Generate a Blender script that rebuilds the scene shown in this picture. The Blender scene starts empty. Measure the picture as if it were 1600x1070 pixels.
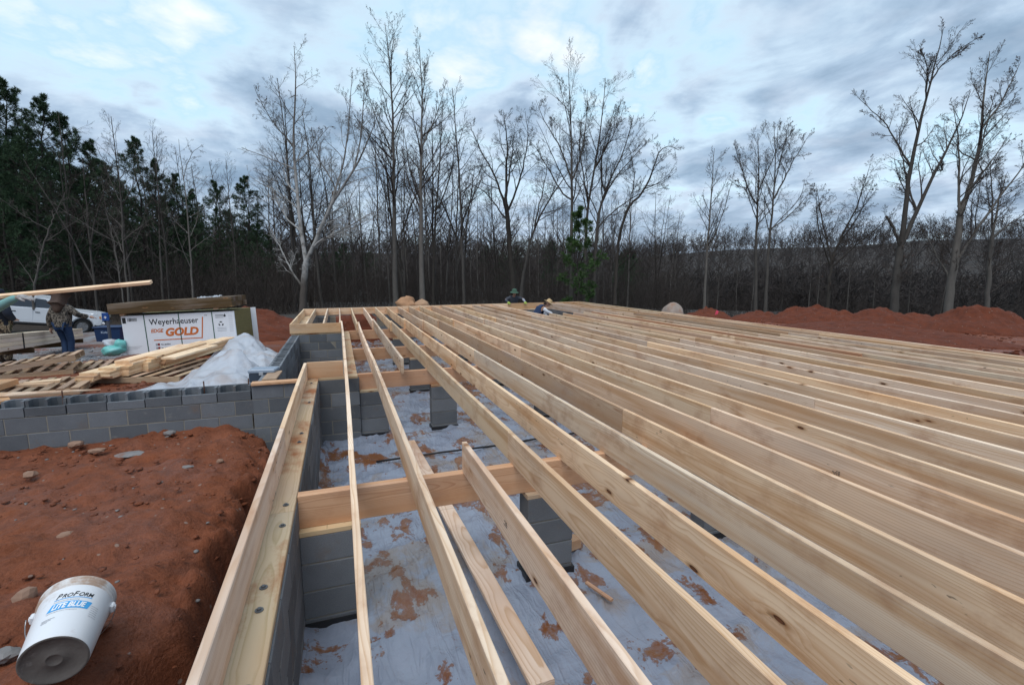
import bpy, bmesh, math, random, zlib
import numpy as np
from mathutils import Vector, Matrix, noise

random.seed(11)
R = math.radians
scene = bpy.context.scene
COL = scene.collection

# ------------------------------------------------------------------ camera
cam_d = bpy.data.cameras.new("camera")
cam_d.lens = 17.065
cam_d.sensor_width = 36.0
cam_d.sensor_fit = 'HORIZONTAL'
cam_d.clip_start = 0.05
cam_d.clip_end = 3000
cam = bpy.data.objects.new("camera", cam_d)
COL.objects.link(cam)
cam.location = (0, 0, 1.27)
cam.rotation_euler = (R(90 - 8.296), 0, R(-19.552))
scene.camera = cam

# ------------------------------------------------------------------ world
SUN_EL, SUN_AZ = 62.0, 216.0          # degrees; azimuth clockwise from +Y
world = bpy.data.worlds.new("World")
scene.world = world
world.use_nodes = True


class NT:
    """small helper to wire shader nodes"""
    def __init__(s, tree):
        s.t = tree
        s.n = tree.nodes
        s.l = tree.links

    def new(s, typ, **kw):
        nd = s.n.new(typ)
        for k, v in kw.items():
            setattr(nd, k, v)
        return nd

    def inp(s, nd, key, v):
        if v is None:
            return
        if isinstance(v, bpy.types.NodeSocket):
            s.l.new(v, nd.inputs[key])
        else:
            nd.inputs[key].default_value = v

    def math(s, op, a, b=None, c=None, clamp=False):
        nd = s.new('ShaderNodeMath', operation=op)
        nd.use_clamp = clamp
        for i, v in enumerate((a, b, c)):
            s.inp(nd, i, v)
        return nd.outputs[0]

    def vmath(s, op, a, b=None, scale=None):
        nd = s.new('ShaderNodeVectorMath', operation=op)
        s.inp(nd, 0, a)
        s.inp(nd, 1, b)
        if scale is not None:
            s.inp(nd, 'Scale', scale)
        return nd.outputs['Value'] if op in ('DOT_PRODUCT', 'LENGTH', 'DISTANCE') else nd.outputs['Vector']

    def noise(s, vec, scale=1.0, detail=4.0, rough=0.55, dist=0.0, out='Fac'):
        nd = s.new('ShaderNodeTexNoise')
        s.inp(nd, 'Vector', vec)
        s.inp(nd, 'Scale', scale)
        s.inp(nd, 'Detail', detail)
        s.inp(nd, 'Roughness', rough)
        s.inp(nd, 'Distortion', dist)
        return nd.outputs[out]

    def ramp(s, fac, stops, interp='LINEAR'):
        nd = s.new('ShaderNodeValToRGB')
        cr = nd.color_ramp
        cr.interpolation = interp
        while len(cr.elements) > 1:
            cr.elements.remove(cr.elements[-1])
        for i, (p, c) in enumerate(stops):
            e = cr.elements[0] if i == 0 else cr.elements.new(p)
            e.position = p
            c = (c, c, c) if isinstance(c, (int, float)) else c
            e.color = (*c, 1)
        s.inp(nd, 'Fac', fac)
        return nd.outputs['Color']

    def mix(s, fac, a, b, blend='MIX'):
        nd = s.new('ShaderNodeMix', data_type='RGBA', blend_type=blend)
        s.inp(nd, 0, fac)
        for k, v in ((6, a), (7, b)):
            if isinstance(v, tuple) and len(v) == 3:
                v = (*v, 1)
            s.inp(nd, k, v)
        return nd.outputs[2]

    def mapping(s, vec, scale=(1, 1, 1), loc=(0, 0, 0), rot=(0, 0, 0)):
        nd = s.new('ShaderNodeMapping')
        s.inp(nd, 'Vector', vec)
        nd.inputs['Scale'].default_value = scale
        nd.inputs['Location'].default_value = loc
        nd.inputs['Rotation'].default_value = rot
        return nd.outputs[0]

    def sep(s, vec):
        nd = s.new('ShaderNodeSeparateXYZ')
        s.inp(nd, 0, vec)
        return nd.outputs

    def comb(s, x=0.0, y=0.0, z=0.0):
        nd = s.new('ShaderNodeCombineXYZ')
        for i, v in enumerate((x, y, z)):
            s.inp(nd, i, v)
        return nd.outputs[0]


def build_world():
    t = NT(world.node_tree)
    t.n.clear()
    out = t.new('ShaderNodeOutputWorld')
    bg = t.new('ShaderNodeBackground')
    sky = t.new('ShaderNodeTexSky', sky_type='NISHITA')
    sky.sun_disc = False
    sky.sun_elevation = R(SUN_EL)
    sky.sun_rotation = R(SUN_AZ)
    sky.air_density = 1.0
    sky.dust_density = 0.6
    tc = t.new('ShaderNodeTexCoord').outputs['Generated']
    d = t.vmath('NORMALIZE', tc)
    x, y, z = t.sep(d)
    zc = t.math('MAXIMUM', z, 0.0)
    den = t.math('ADD', zc, 0.16)
    px = t.math('DIVIDE', x, den)
    py = t.math('DIVIDE', y, den)
    p = t.comb(px, py, 0.0)
    # streets of cloud running away to the left
    pr = t.mapping(p, scale=(1.0, 0.78, 1.0), rot=(0, 0, R(-28)), loc=(3.1, 1.7, 0.4))
    big = t.noise(pr, 0.85, 5.0, 0.52, 0.35)
    mid = t.noise(t.mapping(p, scale=(1.0, 0.8, 1), loc=(7.2, 4.1, 2.0)), 2.1, 6.0, 0.58, 0.4)
    fine = t.noise(p, 6.5, 5.0, 0.6, 0.2)
    dens = t.math('MULTIPLY_ADD', mid, 0.68, t.math('MULTIPLY', big, 0.62))
    dens = t.math('MULTIPLY_ADD', fine, 0.12, t.math('ADD', dens, -0.085))            # around 0.65
    brk = t.noise(t.mapping(p, loc=(2.2, 5.1, 0)), 3.6, 5.0, 0.6, 0.5)
    # breaks in the cloud deck (where the blue and the lit edges show)
    gap = 0.0
    for (vx, vy, vz, size, amt) in BREAKS:
        dd = t.vmath('DISTANCE', d, (vx, vy, vz))
        nb = t.math('MULTIPLY_ADD', t.math('SUBTRACT', brk, 0.5), 0.16, dd)
        g = t.math('SUBTRACT', 1.0, t.math('DIVIDE', nb, size), clamp=True)
        if amt < 0:
            dens = t.math('MULTIPLY_ADD', g, -amt, dens)
        else:
            gap = t.math('MAXIMUM', gap, t.math('MULTIPLY', g, amt * 1.4))
    dens = t.math('SUBTRACT', t.math('MULTIPLY_ADD', t.math('SUBTRACT', dens, 0.58), 1.12, 0.580), gap)
    shade = t.ramp(dens, [(0.36, (0.95, 0.985, 1.0)), (0.46, (0.73, 0.87, 0.97)), (0.54, (0.54, 0.69, 0.84)),
                          (0.62, (0.405, 0.54, 0.70)), (0.71, (0.30, 0.42, 0.565)), (0.84, (0.215, 0.315, 0.45))])
    shade = t.mix(t.ramp(t.noise(p, 4.5, 4.0, 0.55), [(0.48, 0.0), (0.75, 0.35)]), shade, (0.64, 0.72, 0.84))
    warm = t.noise(t.mapping(p, loc=(1.3, 9.4, 0)), 1.3, 3.0, 0.5)
    shade = t.mix(t.ramp(warm, [(0.48, 0.0), (0.7, 0.45)]), shade, t.mix(1.0, shade, (1.09, 1.0, 0.99), 'MULTIPLY'))
    # clear sky seen through: sky texture plus thin veil
    clear = t.mix(0.55, t.mix(1.0, sky.outputs['Color'], (0.13, 0.15, 0.17), 'MULTIPLY'), (0.42, 0.84, 1.0))
    open_ = t.ramp(dens, [(0.26, 0.15), (0.34, 0.55), (0.42, 0.85), (0.54, 0.0)])
    col = t.mix(t.math('MULTIPLY', open_, 0.72), shade, clear)
    # paler band of cloud low over the hills
    low = t.ramp(z, [(0.0, 0.35), (0.16, 0.0)])
    col = t.mix(low, col, (0.60, 0.67, 0.78))
    # strength 0.1 sky: the cloud deck carries its brightness relative to it
    col = t.mix(1.0, col, (8.8, 8.8, 8.8), 'MULTIPLY')
    t.l.new(col, bg.inputs['Color'])
    bg.inputs['Strength'].default_value = SKY_STRENGTH
    t.l.new(bg.outputs[0], out.inputs['Surface'])


SKY_STRENGTH = 0.10
BREAKS = [(-0.3808, 0.8664, 0.3231, 0.13, 0.13), (-0.3532, 0.8788, 0.3209, 0.12, 0.11), (-0.3218, 0.8941, 0.3114, 0.12, 0.14), (-0.3008, 0.9048, 0.3015, 0.11, 0.14), (-0.2473, 0.9209, 0.3012, 0.11, 0.12), (-0.1996, 0.9401, 0.2763, 0.13, 0.2), (-0.1593, 0.9541, 0.2535, 0.1, 0.18), (-0.1191, 0.9638, 0.2386, 0.08, 0.1), (-0.1687, 0.9133, 0.3707, 0.13, 0.18), (-0.1156, 0.9152, 0.3861, 0.1, 0.1), (0.0674, 0.9216, 0.3823, 0.15, 0.15), (0.1458, 0.8964, 0.4186, 0.18, 0.2), (0.2074, 0.9039, 0.3742, 0.18, 0.18), (0.0936, 0.8977, 0.4306, 0.13, 0.16), (0.2454, 0.9191, 0.3084, 0.1, 0.1), (-0.0162, 0.9378, 0.3469, 0.09, 0.12), (0.363, 0.8384, 0.4065, 0.13, 0.18), (0.4203, 0.8277, 0.3718, 0.14, 0.24), (0.5196, 0.7782, 0.3528, 0.1, 0.19), (0.5768, 0.6991, 0.4226, 0.11, 0.17), (0.5793, 0.771, 0.2644, 0.07, 0.1), (0.6434, 0.7162, 0.2704, 0.08, 0.14), (0.732, 0.6377, 0.2399, 0.08, 0.14), (0.845, 0.4895, 0.2153, 0.09, 0.15), (-0.3409, 0.9323, 0.1204, 0.5, -0.05), (-0.074, 0.9148, 0.3971, 0.16, -0.06), (-0.065, 0.9531, 0.2955, 0.2, -0.05), (0.608, 0.7267, 0.3197, 0.3, -0.06), (0.7655, 0.5636, 0.3105, 0.3, -0.1), (0.8221, 0.473, 0.317, 0.2, -0.06), (0.8524, 0.4475, 0.2706, 0.12, -0.05)]
build_world()

# ------------------------------------------------------------------ sun, soft through the overcast
sun_d = bpy.data.lights.new("sun", 'SUN')
sun_d.energy = 1.5
sun_d.angle = R(40)
sun_d.color = (1.0, 0.975, 0.945)
sun = bpy.data.objects.new("sun", sun_d)
COL.objects.link(sun)
sun.location = (-20, -20, 40)
sun.rotation_euler = (R(90 - SUN_EL), 0, R(180 - SUN_AZ) + math.pi * 0)
_dir = Vector((math.sin(R(SUN_AZ)) * math.cos(R(SUN_EL)), math.cos(R(SUN_AZ)) * math.cos(R(SUN_EL)), math.sin(R(SUN_EL))))
sun.rotation_euler = _dir.to_track_quat('Z', 'Y').to_euler()

vs = scene.view_settings
vs.view_transform = 'Standard'
vs.look = 'None'
vs.gamma = 1.0
vs.use_curve_mapping = False
vs.exposure = 0.36

# ================================================================== helpers
def mesh_obj(name, V, F, mat, parent=None, smooth=False, mats=None, mi=None):
    me = bpy.data.meshes.new(name)
    me.from_pydata([tuple(v) for v in V], [], [tuple(f) for f in F])
    for m in (mats or [mat]):
        me.materials.append(m)
    if mi is not None:
        me.polygons.foreach_set('material_index', np.asarray(mi, dtype=np.int32))
    if smooth:
        me.polygons.foreach_set('use_smooth', np.ones(len(me.polygons), dtype=bool))
    me.update()
    return link(name, me, parent)


def link(name, me, parent=None):
    o = bpy.data.objects.new(name, me)
    COL.objects.link(o)
    if parent is not None:
        o.parent = parent
    return o


def mesh_np(name, V, Q, mat, parent=None, smooth=False, n=4):
    """fast mesh from numpy arrays; Q is (m, n) faces"""
    me = bpy.data.meshes.new(name)
    V = np.asarray(V, dtype=np.float32)
    Q = np.asarray(Q, dtype=np.int32)
    me.vertices.add(len(V))
    me.vertices.foreach_set('co', V.ravel())
    me.loops.add(Q.size)
    me.loops.foreach_set('vertex_index', Q.ravel())
    me.polygons.add(len(Q))
    me.polygons.foreach_set('loop_start', np.arange(0, Q.size, Q.shape[1], dtype=np.int32))
    if smooth:
        me.polygons.foreach_set('use_smooth', np.ones(len(Q), dtype=bool))
    me.materials.append(mat)
    me.update(calc_edges=True)
    me.validate()
    return link(name, me, parent)


def tag(o, label=None, cat=None, group=None, kind=None):
    for k, v in (('label', label), ('category', cat), ('group', group), ('kind', kind)):
        if v:
            o[k] = v
    return o


def thing(name, label, cat, loc=(0, 0, 0), rz=0.0, group=None):
    o = bpy.data.objects.new(name, None)
    o.empty_display_size = 0.2
    COL.objects.link(o)
    o.location = loc
    o.rotation_euler = (0, 0, rz)
    return tag(o, label, cat, group)


class MB:
    """collects primitives into one mesh"""
    def __init__(s):
        s.V = []
        s.F = []
        s.M = []

    def add(s, V, F, m=0):
        b = len(s.V)
        s.V += [tuple(v) for v in V]
        s.F += [tuple(i + b for i in f) for f in F]
        s.M += [m] * len(F)
        return s

    def box(s, c, size, rot=None, m=0, ch=0.0):
        V, F = cbox(size, ch)
        if rot is not None:
            V = [rot @ Vector(v) for v in V]
        return s.add([(v[0] + c[0], v[1] + c[1], v[2] + c[2]) for v in V], F, m)

    def tube(s, pts, rad, k=8, m=0, cap=True):
        pts = [Vector(p) for p in pts]
        if isinstance(rad, (int, float)):
            rad = [rad] * len(pts)
        V, F = [], []
        n = len(pts)
        t0 = (pts[-1] - pts[0]).normalized()
        ref = Vector((0, 0, 1)) if abs(t0.z) < 0.8 else Vector((1, 0, 0))
        for i in range(n):
            t = (pts[min(i + 1, n - 1)] - pts[max(i - 1, 0)]).normalized()
            u = t.cross(ref).normalized()
            w = t.cross(u)
            for j in range(k):
                a = 2 * math.pi * j / k
                V.append(pts[i] + (u * math.cos(a) + w * math.sin(a)) * rad[i])
        for i in range(n - 1):
            for j in range(k):
                F.append((i * k + j, i * k + (j + 1) % k, (i + 1) * k + (j + 1) % k, (i + 1) * k + j))
        if cap:
            F.append(tuple(reversed(range(k))))
            F.append(tuple((n - 1) * k + j for j in range(k)))
        return s.add(V, F, m)

    def lathe(s, prof, k=24, m=0, axis=None):
        """prof: (r, h) list; axis Matrix"""
        V, F = [], []
        for r, h in prof:
            for j in range(k):
                a = 2 * math.pi * j / k
                v = Vector((r * math.cos(a), r * math.sin(a), h))
                V.append(axis @ v if axis is not None else v)
        for i in range(len(prof) - 1):
            for j in range(k):
                F.append((i * k + j, i * k + (j + 1) % k, (i + 1) * k + (j + 1) % k, (i + 1) * k + j))
        return s.add(V, F, m)

    def prism(s, poly, y0, y1, m=0, f=None):
        """poly in (x, z), extruded along y; f maps a point"""
        n = len(poly)
        V = [(p[0], y0, p[1]) for p in poly] + [(p[0], y1, p[1]) for p in poly]
        if f:
            V = [f(v) for v in V]
        F = [tuple(range(n)), tuple(reversed(range(n, 2 * n)))]
        F += [(i, i + n, (i + 1) % n + n, (i + 1) % n) for i in range(n)]
        return s.add(V, F, m)

    def build(s, name, mat, parent=None, smooth=False):
        mats = mat if isinstance(mat, list) else [mat]
        return mesh_obj(name, s.V, s.F, None, parent, smooth, mats, s.M)


def cbox(size, c=0.0):
    x, y, z = size[0] / 2, size[1] / 2, size[2] / 2
    if c <= 0:
        V = [(-x, -y, -z), (x, -y, -z), (x, y, -z), (-x, y, -z), (-x, -y, z), (x, -y, z), (x, y, z), (-x, y, z)]
        F = [(0, 3, 2, 1), (4, 5, 6, 7), (0, 1, 5, 4), (1, 2, 6, 5), (2, 3, 7, 6), (3, 0, 4, 7)]
        return V, F
    bm = bmesh.new()
    bmesh.ops.create_cube(bm, size=1.0)
    bmesh.ops.scale(bm, vec=size, verts=bm.verts)
    bmesh.ops.bevel(bm, geom=list(bm.edges), offset=c, segments=1, affect='EDGES')
    V = [tuple(v.co) for v in bm.verts]
    bm.verts.index_update()
    F = [tuple(v.index for v in f.verts) for f in bm.faces]
    bm.free()
    return V, F


def fbm(x, y, z=0.0, oct=4):
    return noise.fractal(Vector((x, y, z)), 1.0, 2.0, oct)


# ================================================================== materials
MATS = {}


def material(name):
    m = bpy.data.materials.new(name)
    m.use_nodes = True
    t = NT(m.node_tree)
    b = t.n['Principled BSDF']
    MATS[name] = m
    return m, t, b


def bump(t, b, h, strength=0.3, dist=0.01):
    nd = t.new('ShaderNodeBump')
    nd.inputs['Strength'].default_value = strength
    nd.inputs['Distance'].default_value = dist
    t.inp(nd, 'Height', h)
    t.l.new(nd.outputs[0], b.inputs['Normal'])


def simple(name, col, rough=0.6, metal=0.0, var=0.12, vscale=8.0, bumpv=0.0, spec=0.4, dirt=None):
    m, t, b = material(name)
    tc = t.new('ShaderNodeTexCoord').outputs['Object']
    n = t.noise(tc, vscale, 5.0, 0.6)
    c = t.mix(n, tuple(max(0, k * (1 - var)) for k in col), tuple(min(1, k * (1 + var)) for k in col))
    if dirt:
        n2 = t.noise(t.mapping(tc, loc=(3, 5, 1)), vscale * 0.7, 6.0, 0.65)
        c = t.mix(t.ramp(n2, [(dirt[1], 0.0), (dirt[1] + 0.14, dirt[2])]), c, dirt[0])
    t.l.new(c, b.inputs['Base Color'])
    b.inputs['Roughness'].default_value = rough
    b.inputs['Metallic'].default_value = metal
    b.inputs['Specular IOR Level'].default_value = spec
    if bumpv:
        bump(t, b, t.noise(tc, vscale * 4, 5.0, 0.6), bumpv, 0.01)
    return m


def wood_mat(name, pale, dark, stain, stain_amt=0.5, rough=0.75, mud=0.0, ring=95.0, tint=0.0):
    """softwood: growth rings of a log as a solid texture, cut along local Y; each board its own log"""
    m, t, b = material(name)
    tc = t.new('ShaderNodeTexCoord').outputs['Object']
    oi = t.new('ShaderNodeObjectInfo')
    rnd = oi.outputs['Random']
    r2 = t.math('FRACT', t.math('MULTIPLY', rnd, 37.7))
    r3 = t.math('FRACT', t.math('MULTIPLY', rnd, 91.3))
    x, y, z = t.sep(tc)
    off = t.math('MULTIPLY', rnd, 53.0)
    ys = t.math('ADD', y, off)
    # slow wander of the pith along the board
    w1 = t.noise(t.comb(t.math('MULTIPLY', ys, 0.55), off, 0.0), 1.0, 2.0, 0.5)
    w2 = t.noise(t.comb(t.math('MULTIPLY', ys, 0.7), off, 7.0), 1.0, 2.0, 0.5)
    cx = t.math('MULTIPLY_ADD', r2, 0.12, 0.02)
    cz = t.math('MULTIPLY', t.math('SUBTRACT', r3, 0.5), 0.30)
    dx = t.math('ADD', t.math('SUBTRACT', x, cx), t.math('MULTIPLY', t.math('SUBTRACT', w1, 0.5), 0.10))
    dz = t.math('ADD', t.math('SUBTRACT', z, cz), t.math('MULTIPLY', t.math('SUBTRACT', w2, 0.5), 0.12))
    # knots: cells stretched along the grain
    kv = t.new('ShaderNodeTexVoronoi', feature='F1', distance='EUCLIDEAN')
    t.inp(kv, 'Vector', t.comb(t.math('MULTIPLY', off, 3.0), t.math('MULTIPLY', ys, 2.0), t.math('MULTIPLY_ADD', z, 6.0, off)))
    kv.inputs['Scale'].default_value = 1.25
    kd = kv.outputs['Distance']
    keep = t.math('GREATER_THAN', t.sep(kv.outputs['Color'])[0], 0.60)
    warp = t.math('MULTIPLY', t.math('SUBTRACT', 1.0, t.math('MULTIPLY', kd, 2.6), clamp=True), keep)
    r = t.math('SQRT', t.math('ADD', t.math('MULTIPLY', dx, dx), t.math('MULTIPLY', dz, dz)))
    r = t.math('ADD', r, t.math('MULTIPLY', warp, 0.02))
    fib = t.noise(t.comb(t.math('MULTIPLY', x, 60.0), t.math('MULTIPLY', ys, 1.6), t.math('MULTIPLY', z, 60.0)), 1.0, 3.0, 0.6)
    ph = t.math('MULTIPLY_ADD', fib, 0.35, t.math('MULTIPLY', r, t.math('MULTIPLY', ring, t.math('MULTIPLY_ADD', r3, 0.9, 0.65))))
    saw = t.math('FRACT', ph)
    late = t.ramp(saw, [(0.0, 0.0), (0.55, 0.18), (0.88, 1.0), (1.0, 0.0)])
    ringv = t.noise(t.comb(t.math('FLOOR', ph), off, 0.0), 3.3, 1.0)
    late = t.math('MULTIPLY', late, t.math('MULTIPLY_ADD', ringv, 1.3, 0.1))
    base = t.mix(late, pale, dark)
    sp = t.noise(t.comb(off, t.math('MULTIPLY', ys, 14.0), t.math('MULTIPLY', z, 40.0)), 1.0, 2.0, 0.5)
    spm = t.noise(t.comb(off, t.math('MULTIPLY', ys, 0.5), t.math('MULTIPLY', z, 3.0)), 1.0, 2.0, 0.5)
    # streaks, heartwood bands, weather stain
    st = t.noise(t.comb(t.math('MULTIPLY', x, 3.0), t.math('MULTIPLY', ys, 0.45), t.math('MULTIPLY', z, 9.0)), 1.0, 4.0, 0.6)
    base = t.mix(t.math('MULTIPLY', t.ramp(st, [(0.46, 0.0), (0.66, 1.0)]), stain_amt), base, stain)
    hv = t.math('MULTIPLY_ADD', r2, 0.24, 0.87)
    base = t.mix(1.0, base, t.comb(hv, t.math('MULTIPLY_ADD', r3, 0.03, t.math('MULTIPLY', hv, 0.945)), t.math('MULTIPLY_ADD', r3, -0.04, hv)), 'MULTIPLY')
    gry = t.noise(t.comb(off, t.math('MULTIPLY', ys, 0.8), t.math('MULTIPLY', z, 4.0)), 1.0, 3.0, 0.55)
    base = t.mix(t.math('MULTIPLY', t.ramp(gry, [(0.5, 0.0), (0.72, 1.0)]), 0.32), base, (0.40, 0.33, 0.30))
    if tint:
        base = t.mix(t.math('MULTIPLY', t.noise(t.vmath('ADD', tc, t.comb(off, off, off)), 2.2, 4.0, 0.6), tint), base, (0.34, 0.42, 0.30))
    kc = t.ramp(kd, [(0.0, (0.20, 0.09, 0.045)), (0.05, (0.15, 0.06, 0.03)), (0.068, (0.035, 0.016, 0.01)), (0.085, (0.28, 0.13, 0.055)), (0.16, (0.46, 0.27, 0.125))])
    kf = t.math('MULTIPLY', t.ramp(kd, [(0.07, 1.0), (0.10, 0.6), (0.19, 0.0)]), keep)
    base = t.mix(kf, base, kc)
    if mud:
        mn = t.noise(t.vmath('ADD', t.mapping(tc, scale=(1.5, 0.9, 1.5)), t.comb(off, off, 0.0)), 2.0, 7.0, 0.65)
        base = t.mix(t.math('MULTIPLY', t.ramp(mn, [(0.52, 0.0), (0.66, 1.0)]), mud), base, (0.33, 0.13, 0.05))
    base = t.mix(t.math('MULTIPLY', t.ramp(sp, [(0.68, 0.0), (0.72, 0.85)]), t.ramp(spm, [(0.60, 0.0), (0.66, 1.0)])), base, (0.07, 0.05, 0.035))
    base = t.mix(1.0, base, oi.outputs['Color'], 'MULTIPLY')
    t.l.new(base, b.inputs['Base Color'])
    b.inputs['Roughness'].default_value = rough
    b.inputs['Specular IOR Level'].default_value = 0.3
    bump(t, b, t.math('ADD', late, t.math('MULTIPLY', fib, 0.7)), 0.18, 0.002)
    return m


WOOD = wood_mat('new pine lumber', (0.86, 0.705, 0.52), (0.64, 0.44, 0.26), (0.58, 0.35, 0.175), 0.75, mud=0.42)
FIR = wood_mat('reddish lumber', (0.60, 0.425, 0.275), (0.40, 0.225, 0.12), (0.50, 0.29, 0.15), 0.6, mud=0.25, ring=150)
TREATED = wood_mat('treated plate lumber', (0.64, 0.51, 0.34), (0.47, 0.35, 0.19), (0.56, 0.35, 0.18), 0.65, mud=0.95, tint=0.22)
BROWNW = wood_mat('dark treated lumber', (0.098, 0.062, 0.026), (0.06, 0.036, 0.015), (0.08, 0.048, 0.018), 0.5)
PALEW = wood_mat('very pale bundled lumber', (0.78, 0.70, 0.55), (0.60, 0.50, 0.35), (0.62, 0.5, 0.33), 0.35)
PALLETW = wood_mat('pallet wood', (0.50, 0.37, 0.235), (0.33, 0.22, 0.13), (0.27, 0.2, 0.15), 0.7, mud=0.35)


def block_mat():
    m, t, b = material('concrete block')
    tc = t.new('ShaderNodeTexCoord').outputs['Object']
    oi = t.new('ShaderNodeObjectInfo')
    rnd = oi.outputs['Random']
    off = t.math('MULTIPLY', rnd, 40.0)
    v = t.vmath('ADD', tc, t.comb(off, off, off))
    f = t.noise(v, 160.0, 4.0, 0.7)
    l = t.noise(v, 4.5, 5.0, 0.6)
    c = t.mix(l, (0.092, 0.105, 0.122), (0.178, 0.194, 0.215))
    c = t.mix(t.ramp(f, [(0.3, 0.0), (0.75, 0.5)]), c, (0.26, 0.265, 0.27))
    k = t.math('MULTIPLY_ADD', rnd, 0.55, 0.66)
    c = t.mix(1.0, c, t.comb(k, k, k), 'MULTIPLY')
    s = t.noise(v, 2.4, 6.0, 0.7)
    c = t.mix(t.ramp(s, [(0.6, 0.0), (0.74, 0.45)]), c, (0.21, 0.135, 0.085))
    sm = t.noise(t.mapping(v, loc=(9, 3, 1), scale=(1, 1, 1.6)), 7.0, 6.0, 0.7)
    c = t.mix(t.ramp(sm, [(0.60, 0.0), (0.70, 0.4)]), c, (0.29, 0.28, 0.255))
    t.l.new(c, b.inputs['Base Color'])
    b.inputs['Roughness'].default_value = 0.95
    b.inputs['Specular IOR Level'].default_value = 0.2
    bump(t, b, f, 0.5, 0.004)
    return m


BLOCK = block_mat()
MORTAR = simple('mortar', (0.27, 0.25, 0.21), 0.95, var=0.3, vscale=14, bumpv=0.4, spec=0.2)


def soil_mat(name, a, b_, c_, wet=0.25, sc=1.0):
    m, t, b = material(name)
    g = t.new('ShaderNodeTexCoord').outputs['Object']
    big = t.noise(g, 0.55 * sc, 6.0, 0.6)
    mid = t.noise(g, 5.0 * sc, 7.0, 0.65, 0.4)
    fin = t.noise(g, 45.0 * sc, 6.0, 0.7)
    col = t.mix(big, a, b_)
    col = t.mix(t.ramp(mid, [(0.4, 0.0), (0.68, 0.75)]), col, c_)
    col = t.mix(t.ramp(fin, [(0.35, 0.0), (0.72, 0.35)]), col, tuple(min(1, k * 1.5 + 0.02) for k in b_))
    peb = t.new('ShaderNodeTexVoronoi', feature='F1')
    t.inp(peb, 'Vector', g)
    peb.inputs['Scale'].default_value = 16.0 * sc
    pk = t.math('MULTIPLY', t.math('GREATER_THAN', t.sep(peb.outputs['Color'])[1], 0.94), t.math('LESS_THAN', peb.outputs['Distance'], 0.24))
    col = t.mix(t.math('MULTIPLY', pk, 0.7), col, (0.30, 0.22, 0.18))
    t.l.new(col, b.inputs['Base Color'])
    rr = t.ramp(t.noise(g, 1.4 * sc, 5.0, 0.6), [(0.35, 0.45 if wet else 0.95), (0.65, 0.95)])
    t.l.new(rr, b.inputs['Roughness'])
    b.inputs['Specular IOR Level'].default_value = 0.35
    h = t.math('MULTIPLY_ADD', fin, 0.25, mid)
    h = t.math('MULTIPLY_ADD', pk, 0.3, h)
    bump(t, b, h, 0.95, 0.05)
    return m, t, b, col


MUD, _t, _b, _c = soil_mat('red clay', (0.150, 0.036, 0.0125), (0.225, 0.068, 0.025), (0.072, 0.019, 0.008))
PILE, _t2, _b2, _c2 = soil_mat('heaped red clay', (0.098, 0.020, 0.007), (0.15, 0.037, 0.013), (0.045, 0.011, 0.005), 0.0, 0.8)


def ground_mat():
    """clay near the house, gravel patch in the yard, leaf litter and winter grass farther off"""
    m, t, b, col = soil_mat('ground', (0.150, 0.036, 0.0125), (0.225, 0.068, 0.025), (0.072, 0.019, 0.008))
    at = t.new('ShaderNodeAttribute')
    at.attribute_name = 'zone'
    zr, zg, zb = t.sep(at.outputs['Vector'])
    g = t.new('ShaderNodeTexCoord').outputs['Object']
    n = t.noise(g, 1.1, 6.0, 0.65)
    lit = t.mix(t.noise(g, 9.0, 6.0, 0.7), (0.020, 0.015, 0.011), (0.052, 0.037, 0.027))
    gra = t.mix(t.noise(g, 60.0, 4.0, 0.7), (0.10, 0.105, 0.115), (0.33, 0.335, 0.35))
    gra = t.mix(t.ramp(t.noise(g, 2.0, 5.0, 0.6), [(0.42, 0.0), (0.6, 0.85)]), gra, (0.13, 0.06, 0.035))
    fld = t.mix(t.noise(g, 0.25, 6.0, 0.7), (0.030, 0.026, 0.021), (0.062, 0.053, 0.043))
    k1 = t.ramp(t.math('MULTIPLY_ADD', t.math('SUBTRACT', n, 0.5), 0.7, zr), [(0.35, 0.0), (0.6, 1.0)])
    k2 = t.ramp(t.math('MULTIPLY_ADD', t.math('SUBTRACT', n, 0.5), 0.9, zg), [(0.35, 0.0), (0.6, 1.0)])
    c = t.mix(k1, col, lit)
    c = t.mix(k2, c, gra)
    c = t.mix(zb, c, fld)
    t.l.new(c, b.inputs['Base Color'])
    return m


GROUND = ground_mat()


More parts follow.
